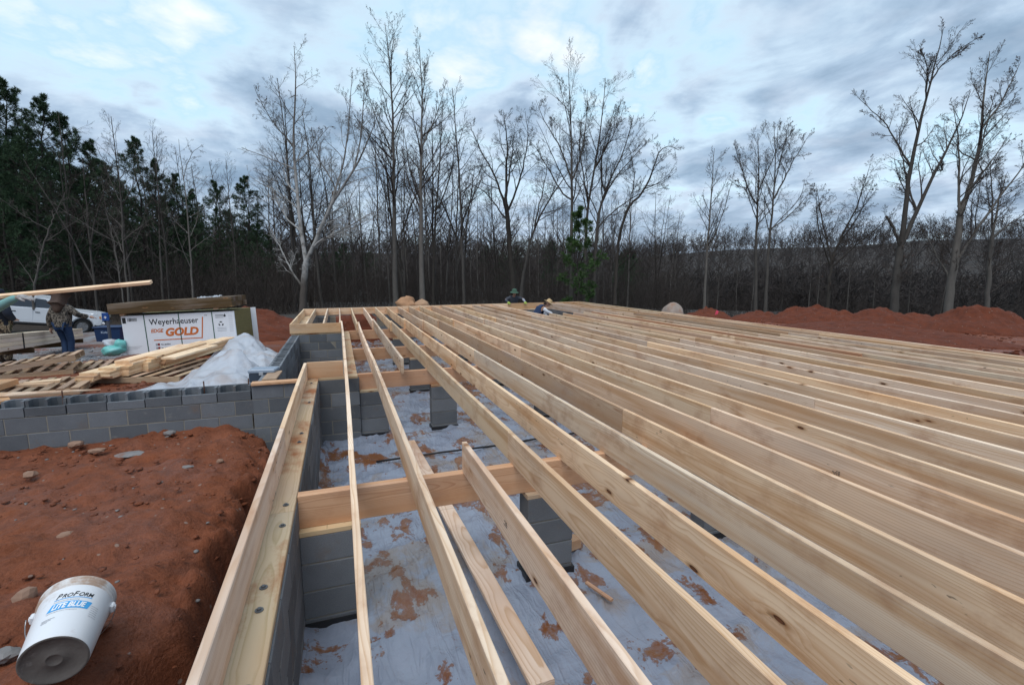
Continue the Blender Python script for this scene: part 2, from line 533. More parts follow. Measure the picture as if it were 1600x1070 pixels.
def film_mat():
    """vapour barrier film: pale bluish plastic with muddy puddles"""
    m, t, b = material('vapour barrier film')
    g = t.new('ShaderNodeTexCoord').outputs['Object']
    n1 = t.noise(g, 1.75, 9.0, 0.66, 0.7)
    n2 = t.noise(t.mapping(g, scale=(1.0, 0.45, 1), rot=(0, 0, 0.5), loc=(4, 2, 0)), 5.0, 5.0, 0.6, 0.5)
    tot = t.math('MULTIPLY_ADD', n2, 0.55, t.math('MULTIPLY', n1, 0.75))
    tot = t.math('MULTIPLY_ADD', t.math('SUBTRACT', t.noise(g, 0.55, 3.0, 0.5), 0.53), 0.32, tot)
    mud = t.ramp(t.math('MULTIPLY_ADD', t.math('SUBTRACT', t.noise(g, 34.0, 4.0, 0.65), 0.5), 0.12, tot), [(0.672, 0.0), (0.69, 0.75), (0.74, 1.0)])
    thin = t.math('MULTIPLY', t.ramp(t.noise(t.mapping(g, loc=(7, 3, 0)), 1.1, 7.0, 0.6, 0.6), [(0.50, 0.0), (0.53, 0.55), (0.62, 0.75)]), t.ramp(tot, [(0.50, 0.0), (0.62, 0.9)]))
    sp = t.noise(g, 24.0, 4.0, 0.6)
    spk = t.math('MULTIPLY', t.ramp(sp, [(0.66, 0.0), (0.70, 1.0)]), t.ramp(n1, [(0.42, 0.0), (0.6, 1.0)]))
    film = t.mix(t.noise(g, 2.6, 5.0, 0.6), (0.19, 0.225, 0.30), (0.34, 0.385, 0.475))
    c = t.mix(thin, film, (0.27, 0.215, 0.165))
    mc = t.mix(t.ramp(t.noise(g, 4.0, 6.0, 0.65), [(0.35, 0.0), (0.65, 1.0)]), (0.165, 0.050, 0.012), (0.22, 0.105, 0.05))
    c = t.mix(t.math('MAXIMUM', mud, t.math('MULTIPLY', spk, 0.8)), c, mc)
    t.l.new(c, b.inputs['Base Color'])
    rr = t.mix(mud, (0.15, 0.15, 0.15), t.ramp(t.noise(g, 3.0, 3.0, 0.5), [(0.5, 0.04), (0.66, 0.4)]))
    t.l.new(rr, b.inputs['Roughness'])
    b.inputs['Specular IOR Level'].default_value = 0.5
    wr = t.noise(t.mapping(g, scale=(3.0, 1.0, 1), rot=(0, 0, 0.35)), 5.0, 5.0, 0.6, 1.2)
    wr2 = t.noise(t.mapping(g, scale=(1.0, 3.2, 1), rot=(0, 0, -0.3)), 4.0, 4.0, 0.6, 1.0)
    h = t.math('MULTIPLY', t.math('ADD', wr, wr2), t.math('SUBTRACT', 1.0, t.math('MULTIPLY', mud, 0.8)))
    vo = t.new('ShaderNodeTexVoronoi', feature='DISTANCE_TO_EDGE')
    t.inp(vo, 'Vector', t.vmath('ADD', t.mapping(g, scale=(1.0, .6, 1), rot=(0, 0, .5)), t.vmath('SCALE', t.noise(g, 2.2, 3.0, 0.5, out='Color'), None, 0.5)))
    vo.inputs['Scale'].default_value = 3.2
    cr = t.ramp(vo.outputs['Distance'], [(0.0, 1.0), (0.06, 0.35), (0.25, 0.0)])
    for rz_, sc_, lo_ in ((0.5, 3.0, 0), (-0.4, 2.2, 5), (1.3, 3.6, 9)):
        rn = t.noise(t.mapping(g, scale=(1.9, .35, 1), rot=(0, 0, rz_), loc=(lo_, 0, 0)), sc_, 2.0, 0.45, 0.8)
        rg = t.ramp(t.math('ABSOLUTE', t.math('SUBTRACT', rn, 0.5)), [(0.0, 1.0), (0.05, 0.15), (0.12, 0.0)])
        h = t.math('MULTIPLY_ADD', t.math('MULTIPLY', rg, t.math('SUBTRACT', 1.0, mud)), 0.5, h)
    h = t.math('MULTIPLY_ADD', t.math('MULTIPLY', cr, t.math('SUBTRACT', 1.0, mud)), 0.18, t.math('MULTIPLY', h, 0.6))
    bump(t, b, h, 0.38, 0.04)
    return m


FILM = film_mat()


def bark_mat(name, lo, hi, scale=6.0, white=0.0):
    m, t, b = material(name)
    g = t.new('ShaderNodeTexCoord').outputs['Object']
    rnd = t.new('ShaderNodeObjectInfo').outputs['Random']
    n = t.noise(t.mapping(g, scale=(1, 1, 0.25)), scale, 5.0, 0.65)
    c = t.mix(n, lo, hi)
    if white:
        z = t.sep(g)[2]
        pat = t.ramp(t.noise(g, 1.8, 5.0, 0.6), [(0.34, 0.15), (0.52, 1.0)])
        zr = t.ramp(t.math('DIVIDE', z, 20.0), [(0.16, 0.0), (0.23, 1.0), (0.5, 0.85), (0.72, 0.12)])
        c = t.mix(t.math('MULTIPLY', t.math('MULTIPLY', pat, white), zr), c, (0.40, 0.39, 0.375))
    k = t.math('MULTIPLY_ADD', rnd, 0.5, 0.75)
    c = t.mix(1.0, c, t.comb(k, k, k), 'MULTIPLY')
    t.l.new(c, b.inputs['Base Color'])
    b.inputs['Roughness'].default_value = 0.95
    b.inputs['Specular IOR Level'].default_value = 0.15
    return m


BARK_PALE = bark_mat('pale bark', (0.062, 0.056, 0.050), (0.175, 0.157, 0.14))
BARK_GREY = bark_mat('grey bark', (0.046, 0.041, 0.037), (0.125, 0.112, 0.10))
BARK_DARK = bark_mat('dark bark', (0.03, 0.026, 0.023), (0.075, 0.065, 0.056))
BARK_SYC = bark_mat('sycamore bark', (0.060, 0.050, 0.043), (0.135, 0.115, 0.10), 5.0, 1.0)
TWIG = bark_mat('twigs', (0.040, 0.033, 0.029), (0.085, 0.07, 0.063))
TWIG_PALE = bark_mat('pale twigs', (0.085, 0.074, 0.066), (0.19, 0.168, 0.15))
BRUSH = bark_mat('brush', (0.028, 0.023, 0.021), (0.078, 0.064, 0.056), 1.0)
LEAF_DEAD = simple('dead leaf', (0.12, 0.075, 0.055), 0.9, var=0.4)


def needle_mat(name, a, b_):
    m, t, b = material(name)
    g = t.new('ShaderNodeTexCoord').outputs['Object']
    n = t.noise(g, 1.6, 4.0, 0.65)
    t.l.new(t.mix(t.ramp(n, [(0.35, 0.0), (0.65, 1.0)]), a, b_), b.inputs['Base Color'])
    b.inputs['Roughness'].default_value = 0.75
    b.inputs['Specular IOR Level'].default_value = 0.25
    return m


NEEDLE = needle_mat('pine needles', (0.024, 0.050, 0.026), (0.062, 0.105, 0.050))
NEEDLE_YOUNG = needle_mat('young pine needles', (0.032, 0.070, 0.020), (0.07, 0.13, 0.036))

WHITE_WRAP = simple('white printed wrap', (0.80, 0.82, 0.86), 0.45, var=0.04, vscale=3)
INK = simple('black ink', (0.02, 0.02, 0.022), 0.6, var=0.05)
ORANGE_INK = simple('orange ink', (0.62, 0.16, 0.035), 0.6, var=0.05)
GREY_INK = simple('grey ink', (0.35, 0.36, 0.38), 0.6, var=0.05)
RED_INK = simple('dark red ink', (0.25, 0.03, 0.03), 0.6, var=0.05)
STRAP_GREEN = simple('green strap', (0.02, 0.09, 0.055), 0.5)
STRAP_BLACK = simple('black strap', (0.03, 0.03, 0.03), 0.5)
OSB = simple('strand board edges', (0.20, 0.165, 0.065), 0.9, var=0.35, vscale=30)
BUCKET_W = simple('white bucket plastic', (0.74, 0.75, 0.77), 0.38, var=0.05, vscale=5, dirt=((0.35, 0.2, 0.12), 0.56, 0.7))
BUCKET_RIM = simple('muddy bucket rim', (0.68, 0.67, 0.66), 0.45, var=0.06, vscale=9, dirt=((0.36, 0.21, 0.12), 0.46, 0.8))
BUCKET_BASE = simple('mud caked bucket base', (0.125, 0.11, 0.10), 0.8, var=0.35, vscale=9, bumpv=0.3, dirt=((0.45, 0.42, 0.40), 0.6, 0.6))
BLUE_INK = simple('sky blue ink', (0.055, 0.36, 0.72), 0.45, var=0.05)
WHITE_INK = simple('white ink', (0.85, 0.86, 0.88), 0.45, var=0.03)
WIRE = simple('bare steel wire', (0.45, 0.45, 0.45), 0.35, 0.9)
STONE = simple('clay coated stone', (0.27, 0.165, 0.115), 0.9, var=0.3, vscale=9, bumpv=0.4)
STONE_GREY = simple('grey slate stone', (0.20, 0.19, 0.185), 0.9, var=0.4, vscale=9, bumpv=0.4, dirt=((0.22, 0.09, 0.05), 0.5, 0.6))
BOULDER = simple('sandy boulder', (0.33, 0.27, 0.23), 0.95, var=0.4, vscale=2.2, bumpv=0.5, dirt=((0.28, 0.14, 0.08), 0.52, 0.7))
BLACK = simple('black plastic', (0.018, 0.018, 0.02), 0.45)
REBAR = simple('rusty steel', (0.12, 0.055, 0.035), 0.8)
STEEL = simple('galvanised bolt', (0.16, 0.17, 0.18), 0.5, 0.6)


def sheeting_mat():
    m, t, b = material('milky plastic sheeting')
    g = t.new('ShaderNodeTexCoord').outputs['Object']
    c = t.mix(t.noise(g, 3.0, 5.0, 0.6), (0.66, 0.72, 0.82), (0.86, 0.89, 0.93))
    d = t.noise(t.mapping(g, loc=(2, 1, 4)), 1.8, 5.0, 0.6)
    c = t.mix(t.ramp(d, [(0.52, 0.0), (0.66, 0.55)]), c, (0.58, 0.46, 0.40))
    t.l.new(c, b.inputs['Base Color'])
    b.inputs['Roughness'].default_value = 0.32
    w = t.noise(t.mapping(g, scale=(2.2, 1, 0.7), rot=(0.3, 0.5, 0.4)), 4.0, 5.0, 0.65, 1.5)
    vo = t.new('ShaderNodeTexVoronoi', feature='DISTANCE_TO_EDGE')
    t.inp(vo, 'Vector', t.vmath('ADD', t.mapping(g, scale=(1.5, .8, .8), rot=(0, 0, .3)), t.vmath('SCALE', t.noise(g, 2.0, 3.0, 0.5, out='Color'), None, 0.6)))
    vo.inputs['Scale'].default_value = 2.6
    w = t.math('ADD', t.math('MULTIPLY', t.ramp(vo.outputs['Distance'], [(0.0, 1.0), (0.3, 0.0)]), 0.8), t.math('MULTIPLY', w, 0.6))
    bump(t, b, w, 0.35, 0.05)
    tr = t.new('ShaderNodeBsdfTranslucent')
    t.l.new(c, tr.inputs['Color'])
    mx = t.new('ShaderNodeMixShader')
    mx.inputs[0].default_value = 0.42
    t.l.new(b.outputs[0], mx.inputs[1])
    t.l.new(tr.outputs[0], mx.inputs[2])
    t.l.new(mx.outputs[0], t.n['Material Output'].inputs['Surface'])
    return m


SHEETING = sheeting_mat()

# ================================================================== terrain
CTRL = np.array([
    (-1.5, 8.2, -.50), (-3, 8.2, -.50), (-5, 8.2, -.5), (-8, 8.0, -.55), (-3.5, 9.5, -.54), (-5, 10, -.52), (-2, 10, -.56), (-3.5, 13, -.72), (-1.8, 12, -.66), (-5, 12.4, -.70),
    (-6.0, 11.8, -.62), (-7.5, 11.5, -.55), (-6.5, 14.5, -.88), (-7.5, 17, -1.15), (-6.75, 15.6, -1.02), (-6.2, 15.2, -.98), (-8, 20, -1.28), (-10, 15, -.85), (-9.5, 26, -1.6), (-14.197, 34.839, -2.299), (-15.402, 34.954, -2.242), (-16.835, 34.937, -2.178), (-13.24, 35.268, -2.18), (-15.532, 38.216, -2.255), (-9, 24, -1.5),
    (-2.5, 15.5, -.75), (-2.5, 18, -.95), (-4, 20, -1.0), (-4.5, 28, -1.2), (-20, 20, -1.3), (-25, 35, -2.0), (0, 20, -.85), (0, 24, -.9),
    (4, 22, -.9), (8, 22, -.9), (4, 27, -1.0), (10.5, 20, -.8), (11, 15, -.75), (11, 8, -.75), (11, 0, -.75), (16, 6, -.75), (16, 14, -.85), (20, 10, -.9),
    (25, 10, -1.1), (16, 24, -1.3), (26, 20, -2.2), (20, 32, -2.8), (5, 40, -2.2), (-10, 45, -2.5), (20, 48, -4.5), (40, 30, -5), (50, 5, -5),
    (0, 80, -4.5), (50, 70, -8), (80, 30, -8), (-40, 70, -3.5), (-60, 30, -2), (-20, 0, -.9), (0, -20, -.8), (30, -20, -1), (-60, -40, -2), (60, -40, -4)])


def idw(X, Y):
    sh = X.shape
    x, y = X.ravel(), Y.ravel()
    out = np.zeros(len(x))
    for i in range(0, len(x), 4000):
        xx, yy = x[i:i + 4000, None], y[i:i + 4000, None]
        d2 = (xx - CTRL[None, :, 0]) ** 2 + (yy - CTRL[None, :, 1]) ** 2 + 0.6
        w = 1.0 / d2 ** 1.5
        out[i:i + 4000] = (w * CTRL[None, :, 2]).sum(1) / w.sum(1)
    return out.reshape(sh)


def sstep(a, b, x):
    t = np.clip((x - a) / (b - a), 0, 1)
    return t * t * (3 - 2 * t)


def vnoise(X, Y, s, oct=4, seed=0.0):
    return np.array([noise.fractal(Vector((a * s + seed, b * s - seed, seed)), 0.9, 2.0, oct) for a, b in zip(X.ravel(), Y.ravel())]).reshape(X.shape)


def ground_z(X, Y):
    """coarse ground level; the clay bank beside the near wall has its own profile"""
    X, Y = np.asarray(X, float), np.asarray(Y, float)
    z = idw(X, Y)
    # red bank left beyond the house, and the far berm behind it
    z = z + 0.34 * np.exp(-((X + 3.4) / 1.5) ** 2 - ((Y - 19.5) / 1.6) ** 2) + 0.30 * np.exp(-((X - 0.4) / 2.2) ** 2 - ((Y - 22) / 1.2) ** 2)
    # hills
    Rr = np.hypot(X, Y)
    az = np.degrees(np.arctan2(X, Y))
    crest = 12.5 + 4.0 * np.exp(-((az - 57) / 14) ** 2) - 3.0 * np.exp(-((az - 26) / 12) ** 2) + 0.9 * np.sin(az * 0.33) + 0.5 * np.sin(az * 0.9)
    z = np.where(Rr > 95, z + (crest - z) * sstep(120, 330, Rr), z)
    # bank in the near angle of the walls
    bank = -.60 - .21 * sstep(3.0, 7.0, Y) - 0.05 * sstep(-2.2, -4.5, X) + 0.05 * np.exp(-((X + 1.9) / .7) ** 2 - ((Y - 4.4) / 1.0) ** 2)
    edge = -.93 - .21 * sstep(5.0, 2.2, Y) - .22 * sstep(6.1, 7.2, Y) + 0.05 * np.sin(Y * 2.3) - 0.05 * np.sin(Y * 5.1 + 1) + 0.03 * np.sin(Y * 11.0)
    tr = sstep(edge + 0.0, edge + 0.22, X) * 0.60 + 0.12 * sstep(edge - 0.35, edge + 0.08, X)
    inb = (X < -0.4) & (Y < 7.4) & (X > -7.5) & (Y > -3)
    z = np.where(inb, bank - tr, z)
    return z


def build_ground():
    def seg(a, b, st):
        n = max(1, int(round((b - a) / st)))
        return list(np.linspace(a, b, n, endpoint=False))
    xs = seg(-900, -120, 60) + seg(-120, -30, 4) + seg(-30, -7.4, .9) + seg(-7.4, -3.2, .1) + seg(-3.2, -1.06, .034) + seg(-1.06, -.42, .034) + seg(-.42, .10, .13) + seg(.10, 9.62, .6) + \
        seg(9.62, 24, .4) + seg(24, 60, 2) + seg(60, 130, 5) + seg(130, 900, 50) + [900]
    ys = seg(-300, -40, 40) + seg(-40, -3, 3) + seg(-3, 1.2, .25) + seg(1.2, 4.4, .034) + seg(4.4, 7.4, .05) + seg(7.4, 13.0, .2) + seg(13.0, 18.1, .3) + seg(18.1, 30, .35) + seg(30, 60, 1.5) + seg(60, 130, 5) + \
        seg(130, 900, 40) + [900]
    xs, ys = np.array(xs), np.array(ys)
    X, Y = np.meshgrid(xs, ys, indexing='ij')
    Z = ground_z(X, Y)
    near = (X > -30) & (X < 25) & (Y < 40) & (Y > -4)
    xn, yn = X[near], Y[near]
    d = vnoise(xn, yn, 0.8, 4) * 0.05
    fine = (xn > -7.5) & (xn < -.4) & (yn < 7.5) & (yn > 0)
    dd = np.zeros(len(xn))
    dd[fine] = vnoise(xn[fine], yn[fine], 3.2, 5, 5.0) * 0.055 + np.abs(vnoise(xn[fine], yn[fine], 9.0, 3, 9.0)) * 0.040 - 0.02
    steep = fine & (xn > -1.05)
    dd[steep] += vnoise(xn[steep], yn[steep], 5.5, 5, 3.0) * 0.085
    Z[near] += d + dd
    ni, nj = len(xs), len(ys)
    idx = np.arange(ni * nj).reshape(ni, nj)
    q = np.stack([idx[:-1, :-1], idx[1:, :-1], idx[1:, 1:], idx[:-1, 1:]], -1).reshape(-1, 4)
    cx = ((X[:-1, :-1] + X[1:, 1:]) / 2).ravel()
    cy = ((Y[:-1, :-1] + Y[1:, 1:]) / 2).ravel()
    house = ((cx > -.42) & (cx < 9.62) & (cy > -40) & (cy < 18.1)) | ((cx > -1.06) & (cx < 0.1) & (cy > 7.4) & (cy < 18.1))
    q = q[~house]
    V = np.stack([X, Y, Z], -1).reshape(-1, 3)
    o = mesh_np('ground', V, q, GROUND, smooth=True)
    o['kind'] = 'structure'
    me = o.data
    x, y = V[:, 0], V[:, 1]
    Rr = np.hypot(x, y)
    litter = np.clip(sstep(23, 29, y + 0.25 * np.abs(x - 8)) + sstep(12, 20, -x) * sstep(22, 30, y) + sstep(22, 30, x), 0, 1)
    gravel = np.exp(-((x + 7.2) / 2.6) ** 2 - ((y - 16.2) / 2.6) ** 2) + 0.9 * np.exp(-((x + 10.5) / 5) ** 2 - ((y - 24) / 5) ** 2)
    field = sstep(75, 95, Rr) * (1 - sstep(135, 150, Rr))
    a = me.attributes.new('zone', 'FLOAT_VECTOR', 'POINT')
    a.data.foreach_set('vector', np.stack([litter, np.clip(gravel, 0, 1), field], -1).astype(np.float32).ravel())
    return o


build_ground()

# plastic on the crawl space floor -------------------------------------------------
FLOOR_Z = -1.20


def build_film():
    xs = np.concatenate([np.arange(-.33, 4.5, .045), np.arange(4.5, 9.56, .25)])
    ys = np.concatenate([np.arange(-1.2, 8.6, .05), np.arange(8.6, 18.0, .16)])
    X, Y = np.meshgrid(xs, ys, indexing='ij')
    n1 = vnoise(X, Y, 1.1, 4, 2.0)
    a = 0.6
    U, W = X * np.cos(a) + Y * np.sin(a), -X * np.sin(a) + Y * np.cos(a)
    n2 = 1 - np.abs(vnoise(U * 2.6, W * 0.7, 1.0, 4, 7.0)) * 2.2
    n3 = 1 - np.abs(vnoise(U * 0.8, W * 2.4, 1.0, 4, 17.0)) * 2.2
    Z = FLOOR_Z + 0.016 * n1 + 0.034 * np.clip(n2, 0, 1) ** 3 + 0.030 * np.clip(n3, 0, 1) ** 3
    # turned up against the walls
    up = sstep(-.20, -.33, X) * 0.10
    Z += up * (0.6 + 0.8 * n1)
    ni, nj = X.shape
    idx = np.arange(ni * nj).reshape(ni, nj)
    q = np.stack([idx[:-1, :-1], idx[1:, :-1], idx[1:, 1:], idx[:-1, 1:]], -1).reshape(-1, 4)
    o = mesh_np('vapour_barrier', np.stack([X, Y, Z], -1).reshape(-1, 3), q, FILM, smooth=True)
    tag(o, 'bluish white plastic film with orange mud puddles over the crawl space floor', 'plastic sheet')
    q2 = [(-1.0, 7.45, FLOOR_Z - .06), (9.6, 7.45, FLOOR_Z - .06), (9.6, 18.05, FLOOR_Z - .06), (-1.0, 18.05, FLOOR_Z - .06),
          (-.4, -40, FLOOR_Z - .06), (9.6, -40, FLOOR_Z - .06), (9.6, 7.45, FLOOR_Z - .06), (-.4, 7.45, FLOOR_Z - .06)]
    s = mesh_obj('crawl_space_ground', q2, [(0, 1, 2, 3), (4, 5, 6, 7)], MUD)
    s['kind'] = 'structure'


build_film()

# ================================================================== foundation
BL, BH, BD, J = 0.397, 0.194, 0.194, 0.0095
PITCH_L, PITCH_H = BL + J, BH + J
TOP = -0.273


def block_mesh(L=BL, ch=.004):
    V, F = cbox((L, BD, BH), ch)
    me = bpy.data.meshes.new('concrete_block')
    me.from_pydata(V, [], F)
    me.materials.append(BLOCK)
    return me


def hollow_block_mesh(front=BH):
    """two-core block, open at the top; front shell may be lower (slab edge block)"""
    m = MB()
    sh = .034
    x0, x1, y0, y1, zb, zt = -BL / 2, BL / 2, -BD / 2, BD / 2, -BH / 2, BH / 2
    m.box((0, y0 + sh / 2, zb + front / 2), (BL, sh, front), ch=.003)
    m.box((0, y1 - sh / 2, 0), (BL, sh, BH), ch=.003)
    iw = BD - 2 * sh
    for cx in (x0 + .016, 0, x1 - .016):
        m.box((cx, 0, 0), (.032, iw - .001, BH - .002))
    # rounded fillets in the corners of the cores against the back shell
    for a, b in ((x0 + .032, -.016), (.016, x1 - .032)):
        for xx, sg in ((a, 1), (b, -1)):
            m.prism([(xx, zb), (xx + sg * .03, zb), (xx + sg * .03, zt - .002), (xx, zt - .002)], y1 - sh - .02, y1 - sh - .0005) if False else None
            V = [(xx, y1 - sh, zb), (xx + sg * .04, y1 - sh, zb), (xx, y1 - sh - .035, zb), (xx, y1 - sh, zt - .002), (xx + sg * .04, y1 - sh, zt - .002), (xx, y1 - sh - .035, zt - .002)]
            m.add(V, [(0, 1, 4, 3), (1, 2, 5, 4), (2, 0, 3, 5), (3, 4, 5), (0, 2, 1)])
    V, F, = m.V, m.F
    me = bpy.data.meshes.new('concrete_block')
    me.from_pydata(V, [], F)
    me.materials.append(BLOCK)
    return me


ME_BLOCK = block_mesh()
ME_HALF = block_mesh(BL / 2 - J / 2)
ME_HOLLOW = hollow_block_mesh()
ME_LOW = [hollow_block_mesh(h) for h in (.112, .098, .122, .105)]


def wall(label, p0, p1, courses=5, top=None, ztop=TOP, skip=None, core=True):
    """running-bond block wall, thing with one block object per block; local X along the wall"""
    p0, p1 = Vector((*p0, 0)), Vector((*p1, 0))
    L = (p1 - p0).length
    rz = math.atan2(p1.y - p0.y, p1.x - p0.x)
    t = thing('foundation_wall', label, 'wall', (p0.x, p0.y, ztop), rz, 'block walls of the house foundation')
    rnd = random.Random(int(L * 1000) + int(p0.x * 100))
    for c in range(courses):
        z = -BH / 2 - c * PITCH_H
        x = 0.0
        if c % 2:
            bs = [(PITCH_L / 2, ME_HALF)]
        else:
            bs = []
        tot = sum(b[0] for b in bs)
        while tot < L - .12:
            bs.append((PITCH_L, ME_BLOCK))
            tot += PITCH_L
        for w, me in bs:
            cx = x + w / 2
            x += w
            if cx - w / 2 > L - .1:
                continue
            if skip and skip(cx, c):
                continue
            if c == 0 and top and me is ME_BLOCK:
                me = top(cx, rnd) or me
            b = link('concrete_block', me, t)
            over = max(0, cx + w / 2 - L - .02)
            b.location = (cx - over / 2, rnd.uniform(-.003, .003), z)
            if over > 0:
                b.scale.x = (w - over) / w
            b.rotation_euler = (rnd.uniform(-.004, .004), rnd.uniform(-.002, .002), rnd.uniform(-.006, .006))
    if core:
        m = MB()
        h = courses * PITCH_H
        if skip is None:
            z0 = -h
            z1 = -.006 if not top else -BH - .004
            m.box((L / 2, 0, (z0 + z1) / 2), (L - .01, BD - .007, z1 - z0))
        else:
            for i in range(int(L / .2)):
                if not skip((i + .5) * .2, 2):
                    m.box(((i + .5) * .2, 0, -h / 2), (.2, BD - .013, h - .012))
        m.build('mortar', MORTAR, t)
    return t


w_left = wall('long block wall under the left rim board beside the red clay bank', (-.425, -1.3), (-.425, 7.21), 5)
wall('block wall with open hollow top course running left behind the clay bank', (-7.30, 7.40), (-1.20, 7.40), 4, top=lambda x, r: r.choice(ME_LOW))
wall('block wall stub below the loose plank at the inside corner', (-1.195, 7.40), (.20, 7.40), 5)
wall('inner block wall below the short sill plate under the second joist', (.105, 7.51), (.105, 13.0), 5)
wall('low block wall with hollow tops left of the recess', (-1.06, 7.52), (-1.06, 12.9), 5, top=lambda x, r: ME_HOLLOW if x > .9 else None)
wall('block wall closing the recess below the bumped out header', (-1.15, 13.0), (.0, 13.0), 5)
wall('far left block wall below the bumped out rim board', (-1.06, 13.11), (-1.06, 18.0), 5)
far_y = lambda x: 18.10 + (x + 1.155) * 0.0582


def far_wall():
    t = wall('far block wall with a dirt filled opening behind the joists', (-1.15, far_y(-1.15) - .11), (9.62, far_y(9.62) - .11), 5,
             skip=lambda x, c: 1.0 < x < 2.5)
    return t


far_wall()
wall('right block wall in the far corner behind the crouching worker', (9.62, far_y(9.6) - .22), (9.62, -1.0), 5, skip=lambda x, c: 1.35 < x < 2.1 and c < 3)

PIER_X = [-.13, 1.50, 3.27, 5.02, 6.77, 8.5]
PIER_LAB = {}
GIRD = [3.445, 7.45, 9.95, 13.11]


def pier(x, y, label, plate=True, w=BL):
    t = thing('block_pier', label, 'pier', (x, y, FLOOR_Z), 0, 'block piers in the crawl space')
    n = 4
    ztop = -.51 - FLOOR_Z
    for c in range(n):
        b = link('concrete_block', ME_HOLLOW if c == 0 and False else ME_BLOCK, t)
        b.location = (random.uniform(-.004, .004), random.uniform(-.003, .003), ztop - BH / 2 - c * PITCH_H)
        b.rotation_euler = (0, 0, random.uniform(-.012, .012))
    m = MB()
    m.box((0, 0, ztop / 2 - .12), (BL - .014, BD - .014, ztop + .22))
    m.build('mortar', MORTAR, t)
    f = MB()
    f.box((0, 0, .02), (BL + .03, BD + .03, .07))
    f.build('footing_flashing', BLACK, t)
    if plate:
        p = plank('plate', (x - BL / 2, y, -.49), (x + BL / 2, y, -.49), .19, .037, TREATED)
        p.parent = t
        p.location = (0, 0, -.49 - FLOOR_Z)
    return t


# ================================================================== lumber
def plank_mesh(L, w, h, bow=0.0, crook=0.0, ch=.0035, seg=None, cup=0):
    """board along local Y, width w in X, height h in Z, gently bent"""
    seg = seg or max(1, int(L / .6))
    c = min(ch, w * .2, h * .2)
    prof = [(-w / 2 + c, -h / 2), (w / 2 - c, -h / 2), (w / 2, -h / 2 + c), (w / 2, h / 2 - c), (w / 2 - c, h / 2), (-w / 2 + c, h / 2), (-w / 2, h / 2 - c), (-w / 2, -h / 2 + c)]
    V, F = [], []
    for i in range(seg + 1):
        s = i / seg
        y = -L / 2 + L * s
        k = 4 * s * (1 - s)
        k2 = math.sin(s * 9.0 + bow * 900) * .15
        for (px, pz) in prof:
            V.append((px + bow * (k + k2), y, pz + crook * (k - k2)))
    for i in range(seg):
        for j in range(8):
            F.append((i * 8 + j, (i + 1) * 8 + j, (i + 1) * 8 + (j + 1) % 8, i * 8 + (j + 1) % 8))
    F.append(tuple(range(8)))
    F.append(tuple(reversed([seg * 8 + j for j in range(8)])))
    me = bpy.data.meshes.new('board')
    me.from_pydata(V, [], F)
    return me


def plank(name, a, b, w, h, mat, parent=None, bow=0.0, crook=0.0, roll=0.0, col=None, seg=None):
    """centre line from a to b"""
    a, b = Vector(a), Vector(b)
    d = (b - a)
    L = d.length
    me = plank_mesh(L, w, h, bow, crook, seg=seg)
    me.materials.append(mat)
    o = link(name, me, parent)
    yv = d.normalized()
    xv = yv.cross(Vector((0, 0, 1))).normalized()
    zv = xv.cross(yv)
    M = Matrix((xv, yv, zv)).transposed()
    if roll:
        M = M @ Matrix.Rotation(roll, 3, 'Y')
    o.matrix_basis = Matrix.Translation((a + b) / 2) @ M.to_4x4()
    if col is None:
        k = random.uniform(.86, 1.10)
        col = (k * random.uniform(.98, 1.05), k, k * random.uniform(.92, 1.06))
    o.color = (*col, 1)
    return o


for gi, gy in enumerate(GIRD):
    for px in PIER_X:
        if gi >= 1 and px < 0:
            continue
        if gi == 1 and px < 1:
            pass
        gname = ('nearest girder', 'second girder', 'third girder', 'farthest girder')[gi]
        xname = {-.13: 'against the left wall', 1.5: 'next to the left wall', 3.27: 'second out from the left wall', 5.02: 'in the middle', 6.77: 'second from the right wall', 8.5: 'by the right wall'}[px]
        pier(px + .02 * random.uniform(-1, 1), gy, 'grey block pier under the %s, %s' % (gname, xname))
pier(.42, 7.45, 'grey block pier abutting the inside corner of the foundation')

frame = thing('floor_frame', 'open floor frame of pale new pine joists on girders over the crawl space', 'floor frame', (0, 0, 0))
DJ, TJ = 0.235, 0.0381
S = 0.4064
X0 = -0.399
ZC = -DJ / 2


def part(name, a, b, w, h, mat=None, **k):
    return plank(name, a, b, w, h, mat or WOOD, frame, **k)


# sill plates
SP = -DJ - .019
part('sill_plate', (-.428, -1.3, SP), (-.428, 3.2, SP), .184, .037, TREATED, col=(1, 1, .97))
part('sill_plate', (-.428, 3.203, SP), (-.428, 7.305, SP), .184, .037, TREATED, col=(1.04, .98, .94))
part('sill_plate', (-.334, 7.40, SP), (.20, 7.40, SP), .184, .037, TREATED)
part('sill_plate', (.105, 7.495, SP), (.105, 13.05, SP), .184, .037, TREATED, col=(1.05, .98, .92))
part('sill_plate', (-1.15, 13.0, SP), (.008, 13.0, SP), .184, .037, TREATED)
part('sill_plate', (-1.06, 13.10, SP), (-1.06, 18.0, SP), .184, .037, TREATED)
part('sill_plate', (9.62, -1.0, SP), (9.62, far_y(9.6) - .25, SP), .184, .037, TREATED)
part('sill_plate', (1.35, far_y(1.3) - .12, SP), (9.60, far_y(9.6) - .12, SP), .184, .037, TREATED)

